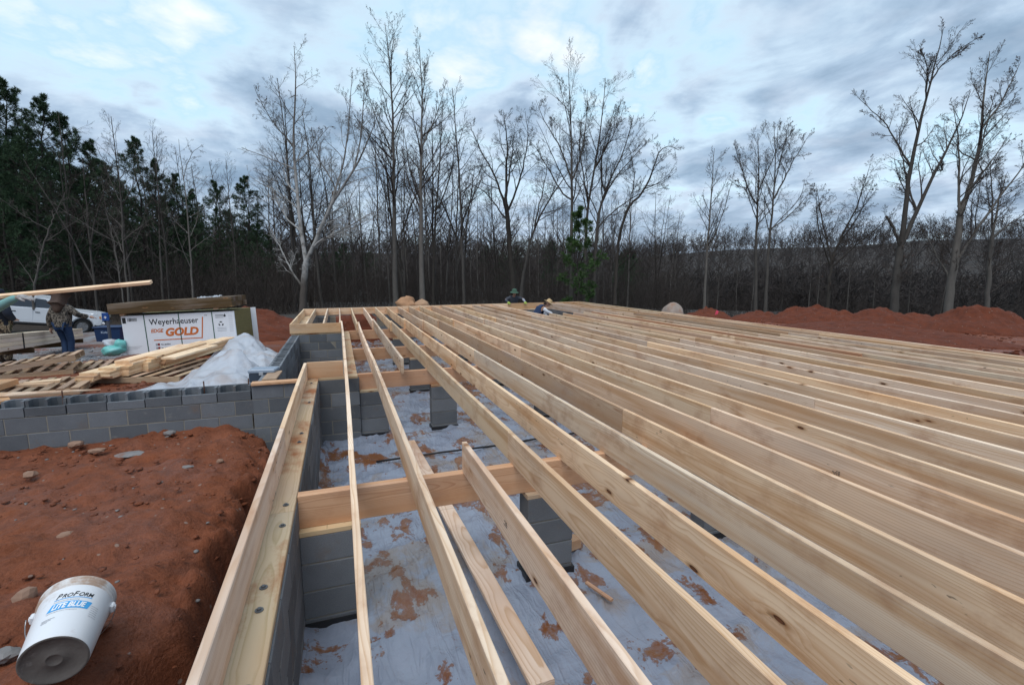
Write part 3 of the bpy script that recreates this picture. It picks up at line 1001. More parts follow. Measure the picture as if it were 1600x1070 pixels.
# rim boards and headers
part('rim_board', (-.495, -1.3, ZC), (-.495, 4.25, ZC), TJ, DJ, bow=.004, col=(1.10, 1.09, 1.12))
part('rim_board', (-.495, 4.253, ZC), (-.495, 7.305, ZC), TJ, DJ, bow=-.003, col=(1.05, 1.02, 1.0))
part('header', (-.475, 7.33, ZC), (.005, 7.33, ZC), TJ, DJ, FIR, col=(1.08, 1.02, .98))
part('header', (-1.175, 12.905, ZC), (.005, 12.905, ZC), TJ, DJ, FIR, col=(1.1, 1.1, 1.0))
part('rim_board', (-1.156, 12.926, ZC), (-1.156, 18.06, ZC), TJ, DJ, col=(1.08, 1.03, .97))
fx = [-1.175, 2.2, 6.4, 9.74]
for a, b in zip(fx[:-1], fx[1:]):
    part('rim_board', (a, far_y(a), ZC), (b - .003, far_y(b - .003), ZC), TJ, DJ, FIR if a > 5 else WOOD, col=(1.1, 1.05, .95))
ry = [-1.3, 3.1, 8.0, 13.1, far_y(9.7) - .025]
for a, b in zip(ry[:-1], ry[1:]):
    part('rim_board', (9.735, a, ZC), (9.735, b - .003, ZC), TJ, DJ, bow=random.uniform(-.008, .008))

# girders: two plies each
for gi, gy in enumerate(GIRD):
    xa = -.332 if gi == 0 else .203
    xs_ = [xa, 2.9, 6.6, 9.52]
    for ply in (0, 1):
        sh = .9 * ply
        pts = [xa] + [x + sh for x in xs_[1:-1]] + [9.52]
        for a, b in zip(pts[:-1], pts[1:]):
            part('girder', (a, gy - .0195 + .039 * ply, -DJ - .118), (b - .003, gy - .0195 + .039 * ply, -DJ - .118), TJ, .2345, FIR, col=(1.05, .96, .90))

# short joists in the bump out
for xx in (-.80, -.40):
    part('joist', (xx, 12.926, ZC), (xx, far_y(xx) - .021, ZC), TJ, DJ)

# joists: three boards per line, lapped or butted over the girders
rj = random.Random(5)
for k in range(1, 25):
    xc = X0 + S * k + TJ / 2
    yf = far_y(xc) - .021
    lap1 = 13.11 + rj.uniform(-.35, .35)
    lap2 = 7.45 + rj.uniform(-.3, .3) if k not in (1, 4) else 3.55
    if k in (7, 9, 12):
        lap2 = 3.6 + rj.uniform(-.2, .2)
    far_end = yf
    if 16 <= k <= 20:
        far_end = None
        yopen = {16: 13.75, 17: 13.62, 18: 13.72, 19: 13.8, 20: 13.90}[k]
        lap1 = yopen
    if k in (21, 22, 23):
        far_end = yf
    side = rj.choice((0, 1)) if k > 8 else 1
    xm = xc
    ov = .22 if side else 0.0
    mats = [WOOD if rj.random() > (.16 if k > 6 else 0) else FIR for _ in range(3)]
    B = lambda: rj.uniform(-.017, .017)

    def colr():
        kk = rj.uniform(.80, 1.10)
        w = rj.random()
        return (kk * (1.0 + .07 * w), kk * (1.02 - .06 * w), kk * (1.06 - .26 * w))
    if far_end:
        xf = xc - (.0395 if side else 0)
        part('joist', (xf, lap1 - ov, ZC), (xf, far_end, ZC), TJ, DJ, mats[0], bow=B(), crook=B() * .5, col=colr())
    if k == 3:
        part('joist', (xm, 7.22, ZC), (xm, lap1 + ov, ZC), TJ, DJ, WOOD, bow=B(), col=colr())
        part('joist', (xc, -1.3, ZC), (xc, 3.44, ZC), TJ, DJ, WOOD, bow=.004, col=(1.08, 1.06, 1.05))
        continue
    part('joist', (xm, lap2 + .002, ZC), (xm, lap1 + (ov if far_end else 0) - .002, ZC), TJ, DJ, mats[1], bow=B(), crook=B() * .5, col=colr())
    part('joist', (xc, -1.3, ZC), (xc, lap2 - .002, ZC), TJ, DJ, mats[2], bow=B(), crook=B() * .5, col=colr())
# reddish trimmer beside the opening
part('joist', (7.62, 5.2, ZC + .006), (7.62, 13.8, ZC + .006), TJ, DJ, FIR, col=(.92, .72, .62))

# smudged grade stamps on some joist faces
js = [o for o in frame.children if o.name.startswith('joist')]
rst = random.Random(9)
INKY = simple('faded stamp ink', (.16, .12, .10), .8)
for o in rst.sample(js, 26):
    L = o.data.vertices[-1].co.y
    m = MB()
    y0 = rst.uniform(-.7, .7) * L
    for r in range(3):
        y = y0
        for c in range(rst.randint(2, 4)):
            w = rst.uniform(.008, .022)
            m.add([(-TJ / 2 - .0012, y, .012 * r - .03), (-TJ / 2 - .0012, y + w, .012 * r - .03), (-TJ / 2 - .0012, y + w, .012 * r - .023), (-TJ / 2 - .0012, y, .012 * r - .023)], [(0, 3, 2, 1)])
            y += w + .005
    # follow the bow of the board at that spot
    s = (y0 + L) / (2 * L)
    ver = [v.co for v in o.data.vertices]
    xm = min((abs(v.y - y0), v.x) for v in ver if v.z > 0 and v.x < 0 or True)[1]
    near = sorted(ver, key=lambda v: abs(v.y - y0))[:16]
    dx = min(v.x for v in near) + TJ / 2
    m.V = [(v[0] + dx - .001, v[1], v[2]) for v in m.V]
    m.build('grade_stamp', INKY, o)

# anchor bolts along the left sill plate
for y in (1.66, 1.80, 2.25, 2.42, 3.02, 3.30, 4.55, 4.80, 5.95, 7.0):
    m = MB()
    x = -.40 + random.uniform(-.025, .05)
    m.lathe([(.0, .0), (.019, 0), (.019, .0035), (.0, .0036)], 10)
    m.lathe([(.0095, .003), (.0095, .012), (.0, .0125)], 6)
    o = m.build('anchor_bolt', STEEL, frame)
    o.location = (x, y, -DJ + .0008)

# plank lying on the inside corner of the block walls
o = plank('loose_plank', (-1.19, 7.34, -.254), (-.515, 7.34, -.254), .14, .036, FIR, col=(1.05, .95, .85))
tag(o, 'short reddish plank lying flat on the wall corner left of the rim board', 'plank')
o = plank('loose_plank', (-1.0, 7.55, -.26), (-.98, 8.15, -.26), .19, .03, PALLETW)
tag(o, 'grey brown plank end on the recess wall beside the toolbox', 'plank')

# things on the crawl space floor
o = plank('loose_board', (0.942, 2.148, -0.95), (0.845, 6.73, -1.12), .14, .036, WOOD, col=(1.08, 1.08, 1.1))
tag(o, 'pale flat board lying in the crawl space under the nearest girder', 'board')
m = MB()
m.tube([(.35, 6.22, -1.155), (1.2, 6.25, -1.15), (2.0, 6.25, -1.15), (2.75, 6.33, -1.15), (4.2, 6.4, -1.15)], .014, 8)
tag(m.build('drain_pipe', BLACK, smooth=True), 'thin black pipe laid across the plastic in the crawl space', 'pipe')
m = MB()
m.box((0, 0, .055), (.19, .10, .09), Matrix.Rotation(.25, 3, 'Z'), ch=.004)
o = m.build('wood_offcut', FIR)
o.location = (1.82, 3.60, FLOOR_Z + .03)
tag(o, 'short orange lumber offcut on the plastic behind the nearest pier', 'wood offcut')
o = plank('wood_stick', (1.72, 3.10, -1.14), (1.80, 2.85, -1.14), .03, .02, FIR)
tag(o, 'small split stick on the muddy plastic in front of the nearest pier', 'stick')

# ================================================================== stones, clods
def gz(x, y):
    return float(ground_z(np.array([x]), np.array([y]))[0])


def rock_mesh(rad, seed, sub=2, rough=.25, name='stone', smooth=True):
    bm = bmesh.new()
    bmesh.ops.create_icosphere(bm, subdivisions=sub, radius=1.0)
    for v in bm.verts:
        n = noise.fractal(v.co * 1.1 + Vector((seed, seed * 2, 0)), 1.0, 2.0, 3)
        n2 = noise.noise(v.co * 3.0 + Vector((seed, 0, 4)))
        v.co *= 1 + rough * n + rough * (.25 if smooth else .9) * n2
        v.co.x *= rad[0]
        v.co.y *= rad[1]
        v.co.z *= rad[2]
    me = bpy.data.meshes.new(name)
    bm.to_mesh(me)
    bm.free()
    me.polygons.foreach_set('use_smooth', np.full(len(me.polygons), smooth, dtype=bool))
    return me


def rock(name, label, x, y, rad, mat=None, cat='stone', dz=0.0, seed=None, group=None, sub=2, rough=.25, rz=0, tilt=0, z=None):
    me = rock_mesh(rad, seed if seed is not None else x * 7 + y, sub, rough, smooth=sub > 2)
    me.materials.append(mat or STONE)
    o = link(name, me)
    o.location = (x, y, (gz(x, y) if z is None else z) + rad[2] * .55 + dz)
    o.rotation_euler = (tilt, 0, rz)
    return tag(o, label, cat, group)


for (x, y, rad, lab, mt) in [
        (*(-1.769, 3.306, -0.6)[:2], (.052, .058, .05), 'rounded tan stone lying left of the white bucket', STONE),
        (*(-3.039, 6.045, -0.74)[:2], (.055, .05, .045), 'small pale stone alone on the left of the clay bank', STONE),
        (*(-3.085, 7.074, -0.8)[:2], (.085, .06, .05), 'orange brown stone against the foot of the block wall', STONE),
        (*(-2.318, 6.436, -0.78)[:2], (.16, .09, .022), 'flat dark slab of stone lying on the clay bank near the wall', STONE_GREY),
        (*(-2.752, 6.746, -0.79)[:2], (.085, .05, .03), 'flat buff stone by the foot of the block wall', STONE),
        (*(-2.15, 7.167, -0.81)[:2], (.075, .05, .035), 'whitish stone at the wall foot below the hollow blocks', STONE_GREY),
        (*(-1.572, 5.658, -0.76)[:2], (.055, .035, .018), 'pale grey flake of stone in the middle of the clay bank', STONE_GREY),
        (*(-1.295, 5.759, -0.76)[:2], (.035, .03, .022), 'small pink stone near the edge of the trench', STONE),
        (*(-1.913, 4.087, -0.68)[:2], (.05, .03, .025), 'reddish stone above the white bucket', STONE),
        (*(-1.076, 2.684, -0.6)[:2], (.03, .03, .02), 'small brown stone right of the bucket base', STONE),
        (*(-1.621, 2.83, -0.62)[:2], (.06, .05, .03), 'dark grey stone left of the bucket base', STONE_GREY)]:
    rock('stone', lab, x, y, rad, mt, group='stones on the clay bank')


def scatter(name, n, region, smin, smax, mat, seed, flat=.6, keep=None):
    """many small clods as one mesh"""
    rs = np.random.RandomState(seed)
    bm = bmesh.new()
    bmesh.ops.create_icosphere(bm, subdivisions=1, radius=1.0)
    V0 = np.array([v.co[:] for v in bm.verts])
    F0 = np.array([[v.index for v in f.verts] for f in bm.faces])
    bm.free()
    x = rs.uniform(region[0], region[1], n)
    y = rs.uniform(region[2], region[3], n)
    if keep is not None:
        k = keep(x, y)
        x, y = x[k], y[k]
    n = len(x)
    z = ground_z(x, y)
    s = smin * (smax / smin) ** (rs.rand(n) ** 2.2)
    jit = 1 + .5 * (rs.rand(n, len(V0), 1) - .5)
    sc = np.stack([s * rs.uniform(.7, 1.4, n), s * rs.uniform(.7, 1.4, n), s * rs.uniform(.35, 1, n) * flat], -1)
    V = V0[None] * jit * sc[:, None, :]
    a = rs.rand(n) * 6.28
    ca, sa = np.cos(a)[:, None], np.sin(a)[:, None]
    V = np.stack([V[..., 0] * ca - V[..., 1] * sa, V[..., 0] * sa + V[..., 1] * ca, V[..., 2]], -1)
    V += np.stack([x, y, z + s * .25], -1)[:, None, :]
    F = F0[None] + (np.arange(n) * len(V0))[:, None, None]
    o = mesh_np(name, V.reshape(-1, 3), F.reshape(-1, 3), mat)
    o['kind'] = 'stuff'
    return o


scatter('clods', 2400, (-4.6, -.55, 1.3, 7.25), .005, .036, MUD, 3)
scatter('pebbles', 170, (-4.6, -.75, 1.4, 7.2), .006, .026, STONE_GREY, 4)
scatter('gravel', 1500, (-10.5, -5.5, 14.0, 20), .02, .05, simple('gravel stone', (.27, .275, .29), .9, var=.4, vscale=30), 5)
scatter('clods', 1500, (-6, -1.3, 7.6, 13.5), .015, .07, MUD, 6)

# ================================================================== dirt heaps and boulders at the back
def heap(name, label, cx, cy, rx, ry, h, seed, n=70, mat=None):
    xs = np.linspace(-1.25, 1.25, n)
    X, Y = np.meshgrid(xs, xs, indexing='ij')
    r = np.hypot(X, Y)
    nz = vnoise(X * 2.2, Y * 2.2, 1.0, 5, seed) * .30 + vnoise(X, Y, 7.0, 4, seed + 3) * .10
    nr = np.abs(vnoise(X, Y, 14.0, 3, seed + 7)) * .10
    prof = np.clip(1 - r ** 1.5, -.4, 1)
    Z = h * (np.minimum(prof, .72 + .28 * prof) * (1 + nz) + nz * .25 * (prof > -.2)) + nr * h * .8
    g = ground_z(cx + X * rx, cy + Y * ry)
    Z = np.where(prof < 0, Z - .1, Z)
    idx = np.arange(n * n).reshape(n, n)
    q = np.stack([idx[:-1, :-1], idx[1:, :-1], idx[1:, 1:], idx[:-1, 1:]], -1).reshape(-1, 4)
    V = np.stack([X * rx, Y * ry, Z + g - gz(cx, cy)], -1).reshape(-1, 3)
    o = mesh_np(name, V, q, mat or PILE, smooth=True)
    o.location = (cx, cy, gz(cx, cy))
    return tag(o, label, 'dirt heap', 'red dirt heaps beyond the house')


heap('dirt_heap', 'small red dirt heap beside the grey boulder', 17.3, 19.6, 1.5, 1.3, .55, 1.0, 50)
heap('dirt_heap', 'low red dirt heap behind the wooden stake', 18.4, 17.4, 1.9, 1.2, .42, 2.0, 50)
heap('dirt_heap', 'long red dirt heap with a rounded crest left of the forked tree', 19.7, 15.5, 2.6, 2.0, .74, 3.0)
heap('dirt_heap', 'broad red dirt heap in front of the forked tree', 21.9, 14.0, 3.0, 2.3, .70, 4.0)
heap('dirt_heap', 'tallest red dirt heap at the right edge of the clearing', 23.6, 11.7, 3.0, 2.5, .86, 5.0)
heap('dirt_heap', 'low red dirt heap tailing off toward the right', 24.5, 9.6, 2.6, 2.0, .55, 6.0)
heap('dirt_heap', 'low red dirt spread just beyond the right rim board', 17.3, 11.2, 2.6, 3.6, .38, 8.0)
heap('dirt_heap', 'red dirt bank left of the bumped out corner', -3.3, 19.3, 2.7, 2.6, .62, 9.0)
heap('dirt_heap', 'low red dirt bank close behind the white sheeting', -2.9, 16.6, 1.6, 1.2, .36, 11.0, 50)
heap('dirt_heap', 'red dirt heaped against the opening of the far wall', .6, 19.2, 1.5, 1.15, .58, 10.0, 50)
scatter('clods', 2600, (13, 27, 6, 21), .02, .085, PILE, 8)

rock('boulder', 'big grey tan boulder standing beyond the right rim board', 15.55, 19.95, (.56, .5, .52), BOULDER, 'boulder', seed=3.3, sub=3, rough=.16)
rock('boulder', 'orange tan boulder behind the far rim board under the tall straight trees', 3.35, 26.35, (.52, .45, .42), simple('orange sandstone', (.40, .22, .12), .95, var=.35, vscale=4, bumpv=.5), 'boulder', seed=8.1, sub=3, rough=.5, z=-.72)
rock('boulder', 'low flat orange boulder beside the larger orange one', 4.15, 26.15, (.42, .4, .30), simple('orange sandstone low', (.42, .26, .16), .95, var=.35, vscale=4, bumpv=.5), 'boulder', seed=5.7, sub=3, rough=.5, z=-.72)


def stake(name, label, base, h, w, mat, col=(1, 1, 1), flag=None):
    o = thing(name, label, 'stake', base)
    p = plank('shaft', (0, 0, -.1), (0, 0, h), w, w * .6, mat, col=col)
    p.parent = o
    if flag:
        m = MB()
        m.add([(-.09, -.02, h - .16), (.06, -.03, h - .12), (.10, -.03, h + .0), (0, -.02, h + .06), (-.05, -.03, h + .01), (-.02, .01, h - .1)], [(0, 1, 2, 3, 4), (0, 5, 1), (1, 5, 2), (0, 4, 5), (4, 3, 5), (3, 2, 5)])
        m.build('ribbon', flag, o)
    return o


stake('survey_stake', 'bare wooden survey stake between the red dirt heaps', (17.75, 16.2, -.85), .75, .07, PALLETW, (1.25, 1.2, 1.1))
stake('survey_stake', 'short stake with a pink ribbon beyond the right rim board', (15.3, 16.75, -.75), .33, .04, PALLETW, (1.2, 1.1, 1), simple('pink ribbon', (.75, .08, .14), .6))
PINK = simple('pink paint', (.62, .26, .24), .7)
stake('painted_stake', 'pink painted stake between the woman and the white package', (-5.335, 14.044, -0.609), .56, .085, PINK)

# rebar rods standing in the hollow wall
for i, (x, y) in enumerate([(-3.30, 7.40), (-1.78, 7.42), (-1.24, 7.40)]):
    m = MB()
    m.tube([(0, 0, -.2), (.004, 0, .17)], .008, 6)
    o = m.build('rebar_rod', REBAR)
    o.location = (x, y, -.36)
    tag(o, ('rusty rod sticking up from the hollow wall at its left end', 'rusty rod in the hollow wall below the white sheeting', 'rusty rod in the last hollow block next to the loose plank')[i], 'rebar rod', 'rebar rods in the hollow wall')
m = MB()
m.box((0, 0, 0), (.12, .05, .035), ch=.01)
m.box((.0, 0, .02), (.10, .03, .02), m=1, ch=.006)
o = m.build('crushed_can', [simple('dark red can', (.10, .02, .025), .4), WHITE_INK])
o.location = (-1.95, 7.38, -.42)
tag(o, 'crushed dark red can lying in the open core of the block wall', 'can')


# ================================================================== text
def text_geo(body, size, bold=0.0, shear=0.0, sx=1.0, space=1.0):
    cu = bpy.data.curves.new('text', 'FONT')
    cu.body = body
    cu.size = size
    cu.shear = shear
    cu.offset = bold
    cu.space_character = space
    cu.resolution_u = 3
    ob = bpy.data.objects.new('text', cu)
    COL.objects.link(ob)
    dg = bpy.context.evaluated_depsgraph_get()
    me = bpy.data.meshes.new_from_object(ob.evaluated_get(dg))
    V = np.array([v.co[:] for v in me.vertices])
    F = [tuple(p.vertices) for p in me.polygons]
    bpy.data.objects.remove(ob)
    bpy.data.curves.remove(cu)
    bpy.data.meshes.remove(me)
    V[:, 0] *= sx
    V[:, 0] -= V[:, 0].min()
    return V[:, :2], F


def fit_width(body, width, size, **k):
    V, F = text_geo(body, size, **k)
    V[:, 0] *= width / max(1e-6, V[:, 0].max())
    return V, F


# ================================================================== bucket
def build_bucket():
    b0, b1 = Vector((-1.30, 2.555, -.475)), Vector((-1.352, 2.923, -.425))
    ax = (b1 - b0).normalized()
    front = Vector((.16, -.05, 1.0))
    front = (front - ax * front.dot(ax)).normalized()
    yv = -front
    xv = yv.cross(ax)
    M = Matrix((xv, yv, ax)).transposed().to_4x4()
    t = thing('bucket', 'white joint compound bucket with blue label tipped over on the clay bank', 'bucket')
    t.matrix_basis = Matrix.Translation(b0) @ M
    H, r0, r1 = .37, .128, .15
    rad = lambda v: r0 + (r1 - r0) * v / H
    m = MB()
    prof = [(rad(0) - .004, 0), (rad(0), .006)]
    for i in range(1, 13):
        prof.append((rad(H * i / 12 * .86), H * i / 12 * .86))
    m.lathe(prof, 64)
    m.lathe([(rad(.32) - .003, .32), (rad(.02) - .003, .02), (0, .02)], 64)
    m.build('shell', BUCKET_W, t, smooth=True)
    m = MB()
    pr = [(rad(.315), .315)]
    for h in (.322, .342):
        pr += [(rad(h) + .001, h - .003), (rad(h) + .008, h - .001), (rad(h) + .008, h + .003), (rad(h) + .001, h + .005)]
    pr += [(rad(.36) + .001, .357), (rad(.36) + .007, .359), (rad(.37) + .008, .368), (rad(.37) + .002, .373), (rad(.37) - .004, .370), (rad(.33) - .004, .33)]
    m.lathe(pr, 64)
    m.build('rim', BUCKET_RIM, t, smooth=True)
    m = MB()
    m.lathe([(0, .003), (.028, .003), (.030, .0005), (.033, .003), (r0 - .014, .003), (r0 - .008, -.004), (r0 - .001, .0)], 64)
    m.build('base', BUCKET_BASE, t, smooth=True)
    for sx in (-1, 1):
        m = MB()
        m.box((sx * (rad(.295) + .008), 0, .295), (.02, .045, .035), ch=.006)
        m.lathe([(.0, .016), (.012, .016), (.012, 0)], 12, axis=Matrix.Translation((sx * (rad(.295) + .006), 0, .295)) @ Matrix.Rotation(sx * math.pi / 2, 4, 'Y'))
        m.build('handle_ear', BUCKET_W, t)
    m = MB()
    pts = []
    for i in range(25):
        a = math.pi * i / 24
        pts.append((-math.cos(a) * (.178 if math.cos(a) > 0 else .166), math.sin(a) * .172, .295 - math.sin(a) * (.13 if math.cos(a) > 0 else .05)))
    m.tube(pts, .0023, 6)
    m.build('handle', WIRE, t, smooth=True)

    def wrap(V, F, u0, v0, mat, name, lift=.0012, tilt=0.0):
        out = []
        for (u, v) in V:
            vv = v0 + v + tilt * (u)
            uu = u0 + u
            r = rad(vv) + lift
            a = uu / r
            out.append((r * math.sin(a), -r * math.cos(a), vv))
        return mesh_obj(name, out, F, mat, t)

    def grid(w, h, sh=0.0, n=14):
        V, F = [], []
        for i in range(n + 1):
            for j in (0, 1):
                V.append((w * i / n + sh * j * h, h * j))
        for i in range(n):
            F.append((2 * i, 2 * i + 2, 2 * i + 3, 2 * i + 1))
        return V, F
    # small capitals with larger initials
    x = 0.0
    VV, FF = [], []
    for s, sz in (('P', .044), ('RO', .034), ('F', .044), ('ORM', .034)):
        V, F = text_geo(s, sz, bold=.0006, shear=.32, sx=.95)
        b = len(VV)
        VV += [(v[0] + x, v[1]) for v in V]
        FF += [tuple(i + b for i in f) for f in F]
        x += V[:, 0].max() + .0005
    k = .150 / x
    wrap([(v[0] * k, v[1]) for v in VV], FF, -.058, .240, INK, 'lettering')
    wrap(*grid(.150, .004), -.062, .231, BLUE_INK, 'rule')
    wrap(*fit_width('Professional finishing', .10, .010, shear=.2), -.062, .217, GREY_INK, 'lettering')
    wrap(*grid(.158, .045, .3), -.076, .165, BLUE_INK, 'label_band', .0010)
    wrap(*fit_width('LITE BLUE', .132, .042, bold=.0018, shear=.28), -.060, .1735, WHITE_INK, 'lettering', .0020)
    wrap(*fit_width('Lightweight joint compound', .115, .010, shear=.2), -.074, .153, GREY_INK, 'lettering')
    for i in range(3):
        wrap(*grid(.05 - .012 * i, .003), -.08, .118 - .008 * i, GREY_INK, 'small_print')
    for i in range(6):
        wrap(*grid(.04, .0018), .095, .19 - .012 * i, GREY_INK, 'small_print')


build_bucket()

# ================================================================== yard: package, timber, lumber, pallets
def build_package():
    A, B = Vector((-4.67, 13.36, -.62)), Vector((-2.34, 13.0, -.535))
    xv = (B - A).normalized()
    L = (B - A).length
    yv = Vector((-xv.y, xv.x, 0)).normalized()
    zv = xv.cross(yv)
    M = Matrix((xv, yv, zv)).transposed().to_4x4()
    Hh, Wd = .885, 1.22
    t = thing('panel_package', 'white printed package of floor panels with green straps behind the lumber pile', 'panel package')
    t.matrix_basis = Matrix.Translation(A) @ M
    m = MB()
    n = 24
    for i in range(n):
        h = Hh / n
        m.box((L / 2 + random.uniform(-.004, .004), Wd / 2 + .012, h * (i + .5)), (L - .02, Wd - .03, h - .004))
    o = m.build('panel_stack', OSB, t)
    o['kind'] = 'stuff'
    m = MB()
    m.add([(-.005, -.003, 0), (L + .005, -.003, 0), (L + .005, -.003, Hh), (-.005, -.003, Hh), (-.005, Wd, 0), (-.005, Wd, Hh), (L + .005, Wd, Hh), (L + .005, .035, Hh), (L + .005, .035, 0)],
          [(0, 1, 2, 3), (4, 0, 3, 5), (1, 8, 7, 2)])
    m.build('wrap', WHITE_WRAP, t)
    m = MB()
    m.box((L + .05, Wd + .0, Hh / 2), (.12, .012, Hh), Matrix.Rotation(.35, 3, 'Z'))
    m.build('wrap_flap', WHITE_WRAP, t)
    for i, u in enumerate((.195, .50, .80)):
        m = MB()
        m.box((u * L, -.006, Hh / 2), (.018, .004, Hh + .012))
        m.box((u * L, Wd / 2, Hh + .005), (.018, Wd, .004))
        m.build('strap', STRAP_GREEN, t)
    for x in (.3, L / 2, L - .3):
        m = MB()
        m.box((x, Wd / 2, -.055), (.09, Wd - .04, .09))
        m.build('bearer', BROWNW, t)

    def flat(V, F, u, v, mat, name, y=-.0052):
        return mesh_obj(name, [(u + a, y, v + b) for a, b in V], F, mat, t)

    def rect(w, h, sh=0.0):
        return [(0, 0), (w, 0), (w + sh * h, h), (sh * h, h)], [(0, 1, 2, 3)]
    flat(*fit_width('Weyerhaeuser', 1.035, .19, bold=.0022), .55, .655, INK, 'lettering')
    flat(*fit_width('EDGE', .265, .115, bold=.004, shear=.22), .565, .475, ORANGE_INK, 'lettering')
    flat(*fit_width('GOLD', .70, .245, bold=.0115, shear=.22), .865, .385, ORANGE_INK, 'lettering')
    flat(*rect(1.02, .022), .60, .285, ORANGE_INK, 'underline')
    flat(*rect(.026, .50, .13), 1.605, .285, ORANGE_INK, 'slanted_rule', -.0056)
    flat(*fit_width('TM', .06, .04), 1.72, .80, INK, 'lettering')
    for i, s in enumerate(('No sanding', 'No delamination')):
        flat(*fit_width(s, .20 + .07 * i, .05, bold=.001), .735, .175 - .085 * i, INK, 'lettering')
        flat(*rect(.045, .055), .665, .165 - .085 * i, RED_INK, 'tick_box')
        flat(*rect(.035, .055), .625, .165 - .085 * i, GREY_INK, 'tick_box')
    # shipping label with bars
    flat(*rect(.075, .13), .01, .715, INK, 'label_mark', -.0046)
    V, F = [], []
    x = 0.0
    rb = random.Random(2)
    while x < .19:
        w = rb.choice((.004, .008, .011))
        V += [(x, 0), (x + w, 0), (x + w, .075), (x, .075)]
        F += [tuple(len(V) - 4 + i for i in range(4))]
        x += w + rb.choice((.004, .008))
    flat(V, F, .115, .755, INK, 'bar_code')
    for i in range(3):
        flat(*rect(.30 - .05 * i, .006), .04, .17 - .03 * i, GREY_INK, 'small_print')
    # right hand marks: mill logo lines, folded arrows, notes
    for i in range(3):
        flat(*rect(.18, .012), 1.955, .80 - .028 * i, INK if i == 0 else GREY_INK, 'small_print')
    flat([(0, -.03), (.03, 0), (.0, .045), (-.03, 0)], [(0, 1, 2, 3)], 2.16, .785, INK, 'drop_mark')
    for k in range(3):
        a = k * 2.094 + math.pi / 2
        c, s = math.cos(a), math.sin(a)
        P = [(-.032, .030), (.032, .030), (.016, .058), (-.016, .058)]
        flat([(c * y - s * x, s * y + c * x) for x, y in P], [(0, 1, 2, 3)], 2.06, .60, INK, 'arrow_mark')
    for i in range(3):
        flat(*rect(.20, .008), 1.97, .50 - .035 * i, GREY_INK, 'small_print')
    for i in range(9):
        flat(*rect(.09, .006), 2.235, .78 - .045 * i, GREY_INK, 'small_print')
    # dark treated timber on top
    w = thing('timber_stack', 'dark brown treated timbers stacked on top of the white package', 'timber stack')
    tilt = Matrix.Rotation(R(-1.2), 4, 'Y')
    w.matrix_basis = Matrix.Translation(A) @ M @ Matrix.Translation((-.20, .0, Hh + .05)) @ tilt
    for i in range(7):
        for lay in range(2):
            p = plank('timber', (0 + random.uniform(-.006, .006), -.02 + i * .142, .062 + lay * .118), (2.58 + random.uniform(-.008, .008), -.02 + i * .142, .062 + lay * .118), .139, .116, BROWNW, w)
    for x in (.25, 2.2):
        m = MB()
        m.box((x, .42, -.02), (.09, .95, .04))
        m.build('bearer', FIR, w)
    V, F = [], []
    n = 12
    for i in range(n + 1):
        for j in range(n + 1):
            V.append((i / n * .42, j / n * .35, .03 * abs(noise.noise(Vector((i * .6, j * .6, 3)))) * 2.2 + .004))
    for i in range(n):
        for j in range(n):
            F.append((i * 13 + j, (i + 1) * 13 + j, (i + 1) * 13 + j + 1, i * 13 + j + 1))
    o = mesh_obj('plastic_scrap', V, F, SHEETING, smooth=True)
    o.matrix_basis = Matrix.Translation(A) @ M @ tilt @ Matrix.Translation((1.62, .05, Hh + .295))
    tag(o, 'crumpled white plastic scrap on top of the brown timbers', 'plastic scrap')


build_package()


def pallet(label, loc, rz, tilt=(0, 0), L=1.2, W=1.0, n=7, group='empty pallets in the yard', skip=()):
    t = thing('pallet', label, 'pallet', loc, rz, group)
    t.rotation_euler = (tilt[0], tilt[1], rz)
    rp = random.Random(label)
    for i, y in enumerate((-W / 2 + .02, 0, W / 2 - .02)):
        p = plank('stringer', (-L / 2, y, .065), (L / 2, y, .065), .038, .088, PALLETW, t)
    for i in range(n):
        if i in skip:
            continue
        x = -L / 2 + .05 + (L - .1) * i / (n - 1)
        plank('slat', (x + rp.uniform(-.015, .015), -W / 2, .118), (x + rp.uniform(-.02, .02), W / 2, .118), rp.uniform(.085, .105), .016, PALLETW, t, crook=rp.uniform(-.004, .006))
    for x in (-L / 2 + .06, 0, L / 2 - .06):
        plank('bottom_slat', (x, -W / 2, .012), (x, W / 2, .012), .095, .016, PALLETW, t)
    return t


pallet('pallet with two loose boards on it just behind the block wall', (*(-4.304, 9.113, -0.46)[:2], -.53), R(8), L=1.15, W=1.05)
pallet('lower pallet of the leaning pair behind the front pallet', (*(-5.401, 11.15, -0.56)[:2], -.60), R(14), L=1.35, W=.95)
pallet('upper pallet tipped on its side edge above another pallet', (*(-5.333, 11.162, -0.4)[:2], -.44), R(14), (R(-2), R(-7)), L=1.35, W=.95)
pallet('pallet lying flat between the woman and the lumber pile', (*(-4.816, 11.735, -0.55)[:2], -.68), R(10), L=1.2, W=1.0)
for i, (a, b, lab) in enumerate([((-4.6, 9.035, -0.36), (-4.095, 8.942, -0.36), 'wide pale board across the front pallet'), ((-4.512, 9.134, -0.34), (-4.098, 9.221, -0.34), 'second pale board across the front pallet, farther back')]):
    tag(plank('loose_board', (a[0], a[1], -.385), (b[0], b[1], -.385), .14, .036, WOOD, col=(1.0, .95, .85)), lab, 'board')
o = plank('loose_board', (*(-4.677, 8.666, -0.3)[:2], -.34), (*(-4.63, 9.034, -0.3)[:2], -.33), .25, .09, FIR, col=(1.1, .95, .8))
tag(o, 'thick orange timber end poking in above the wall left of the pallets', 'board')
o = plank('loose_board', (*(-4.111, 7.471, -0.25)[:2], -.30), (*(-3.907, 7.591, -0.25)[:2], -.29), .28, .04, FIR, col=(1.1, 1.0, .85))
tag(o, 'pale wide board lying near the wall at the far left', 'board')
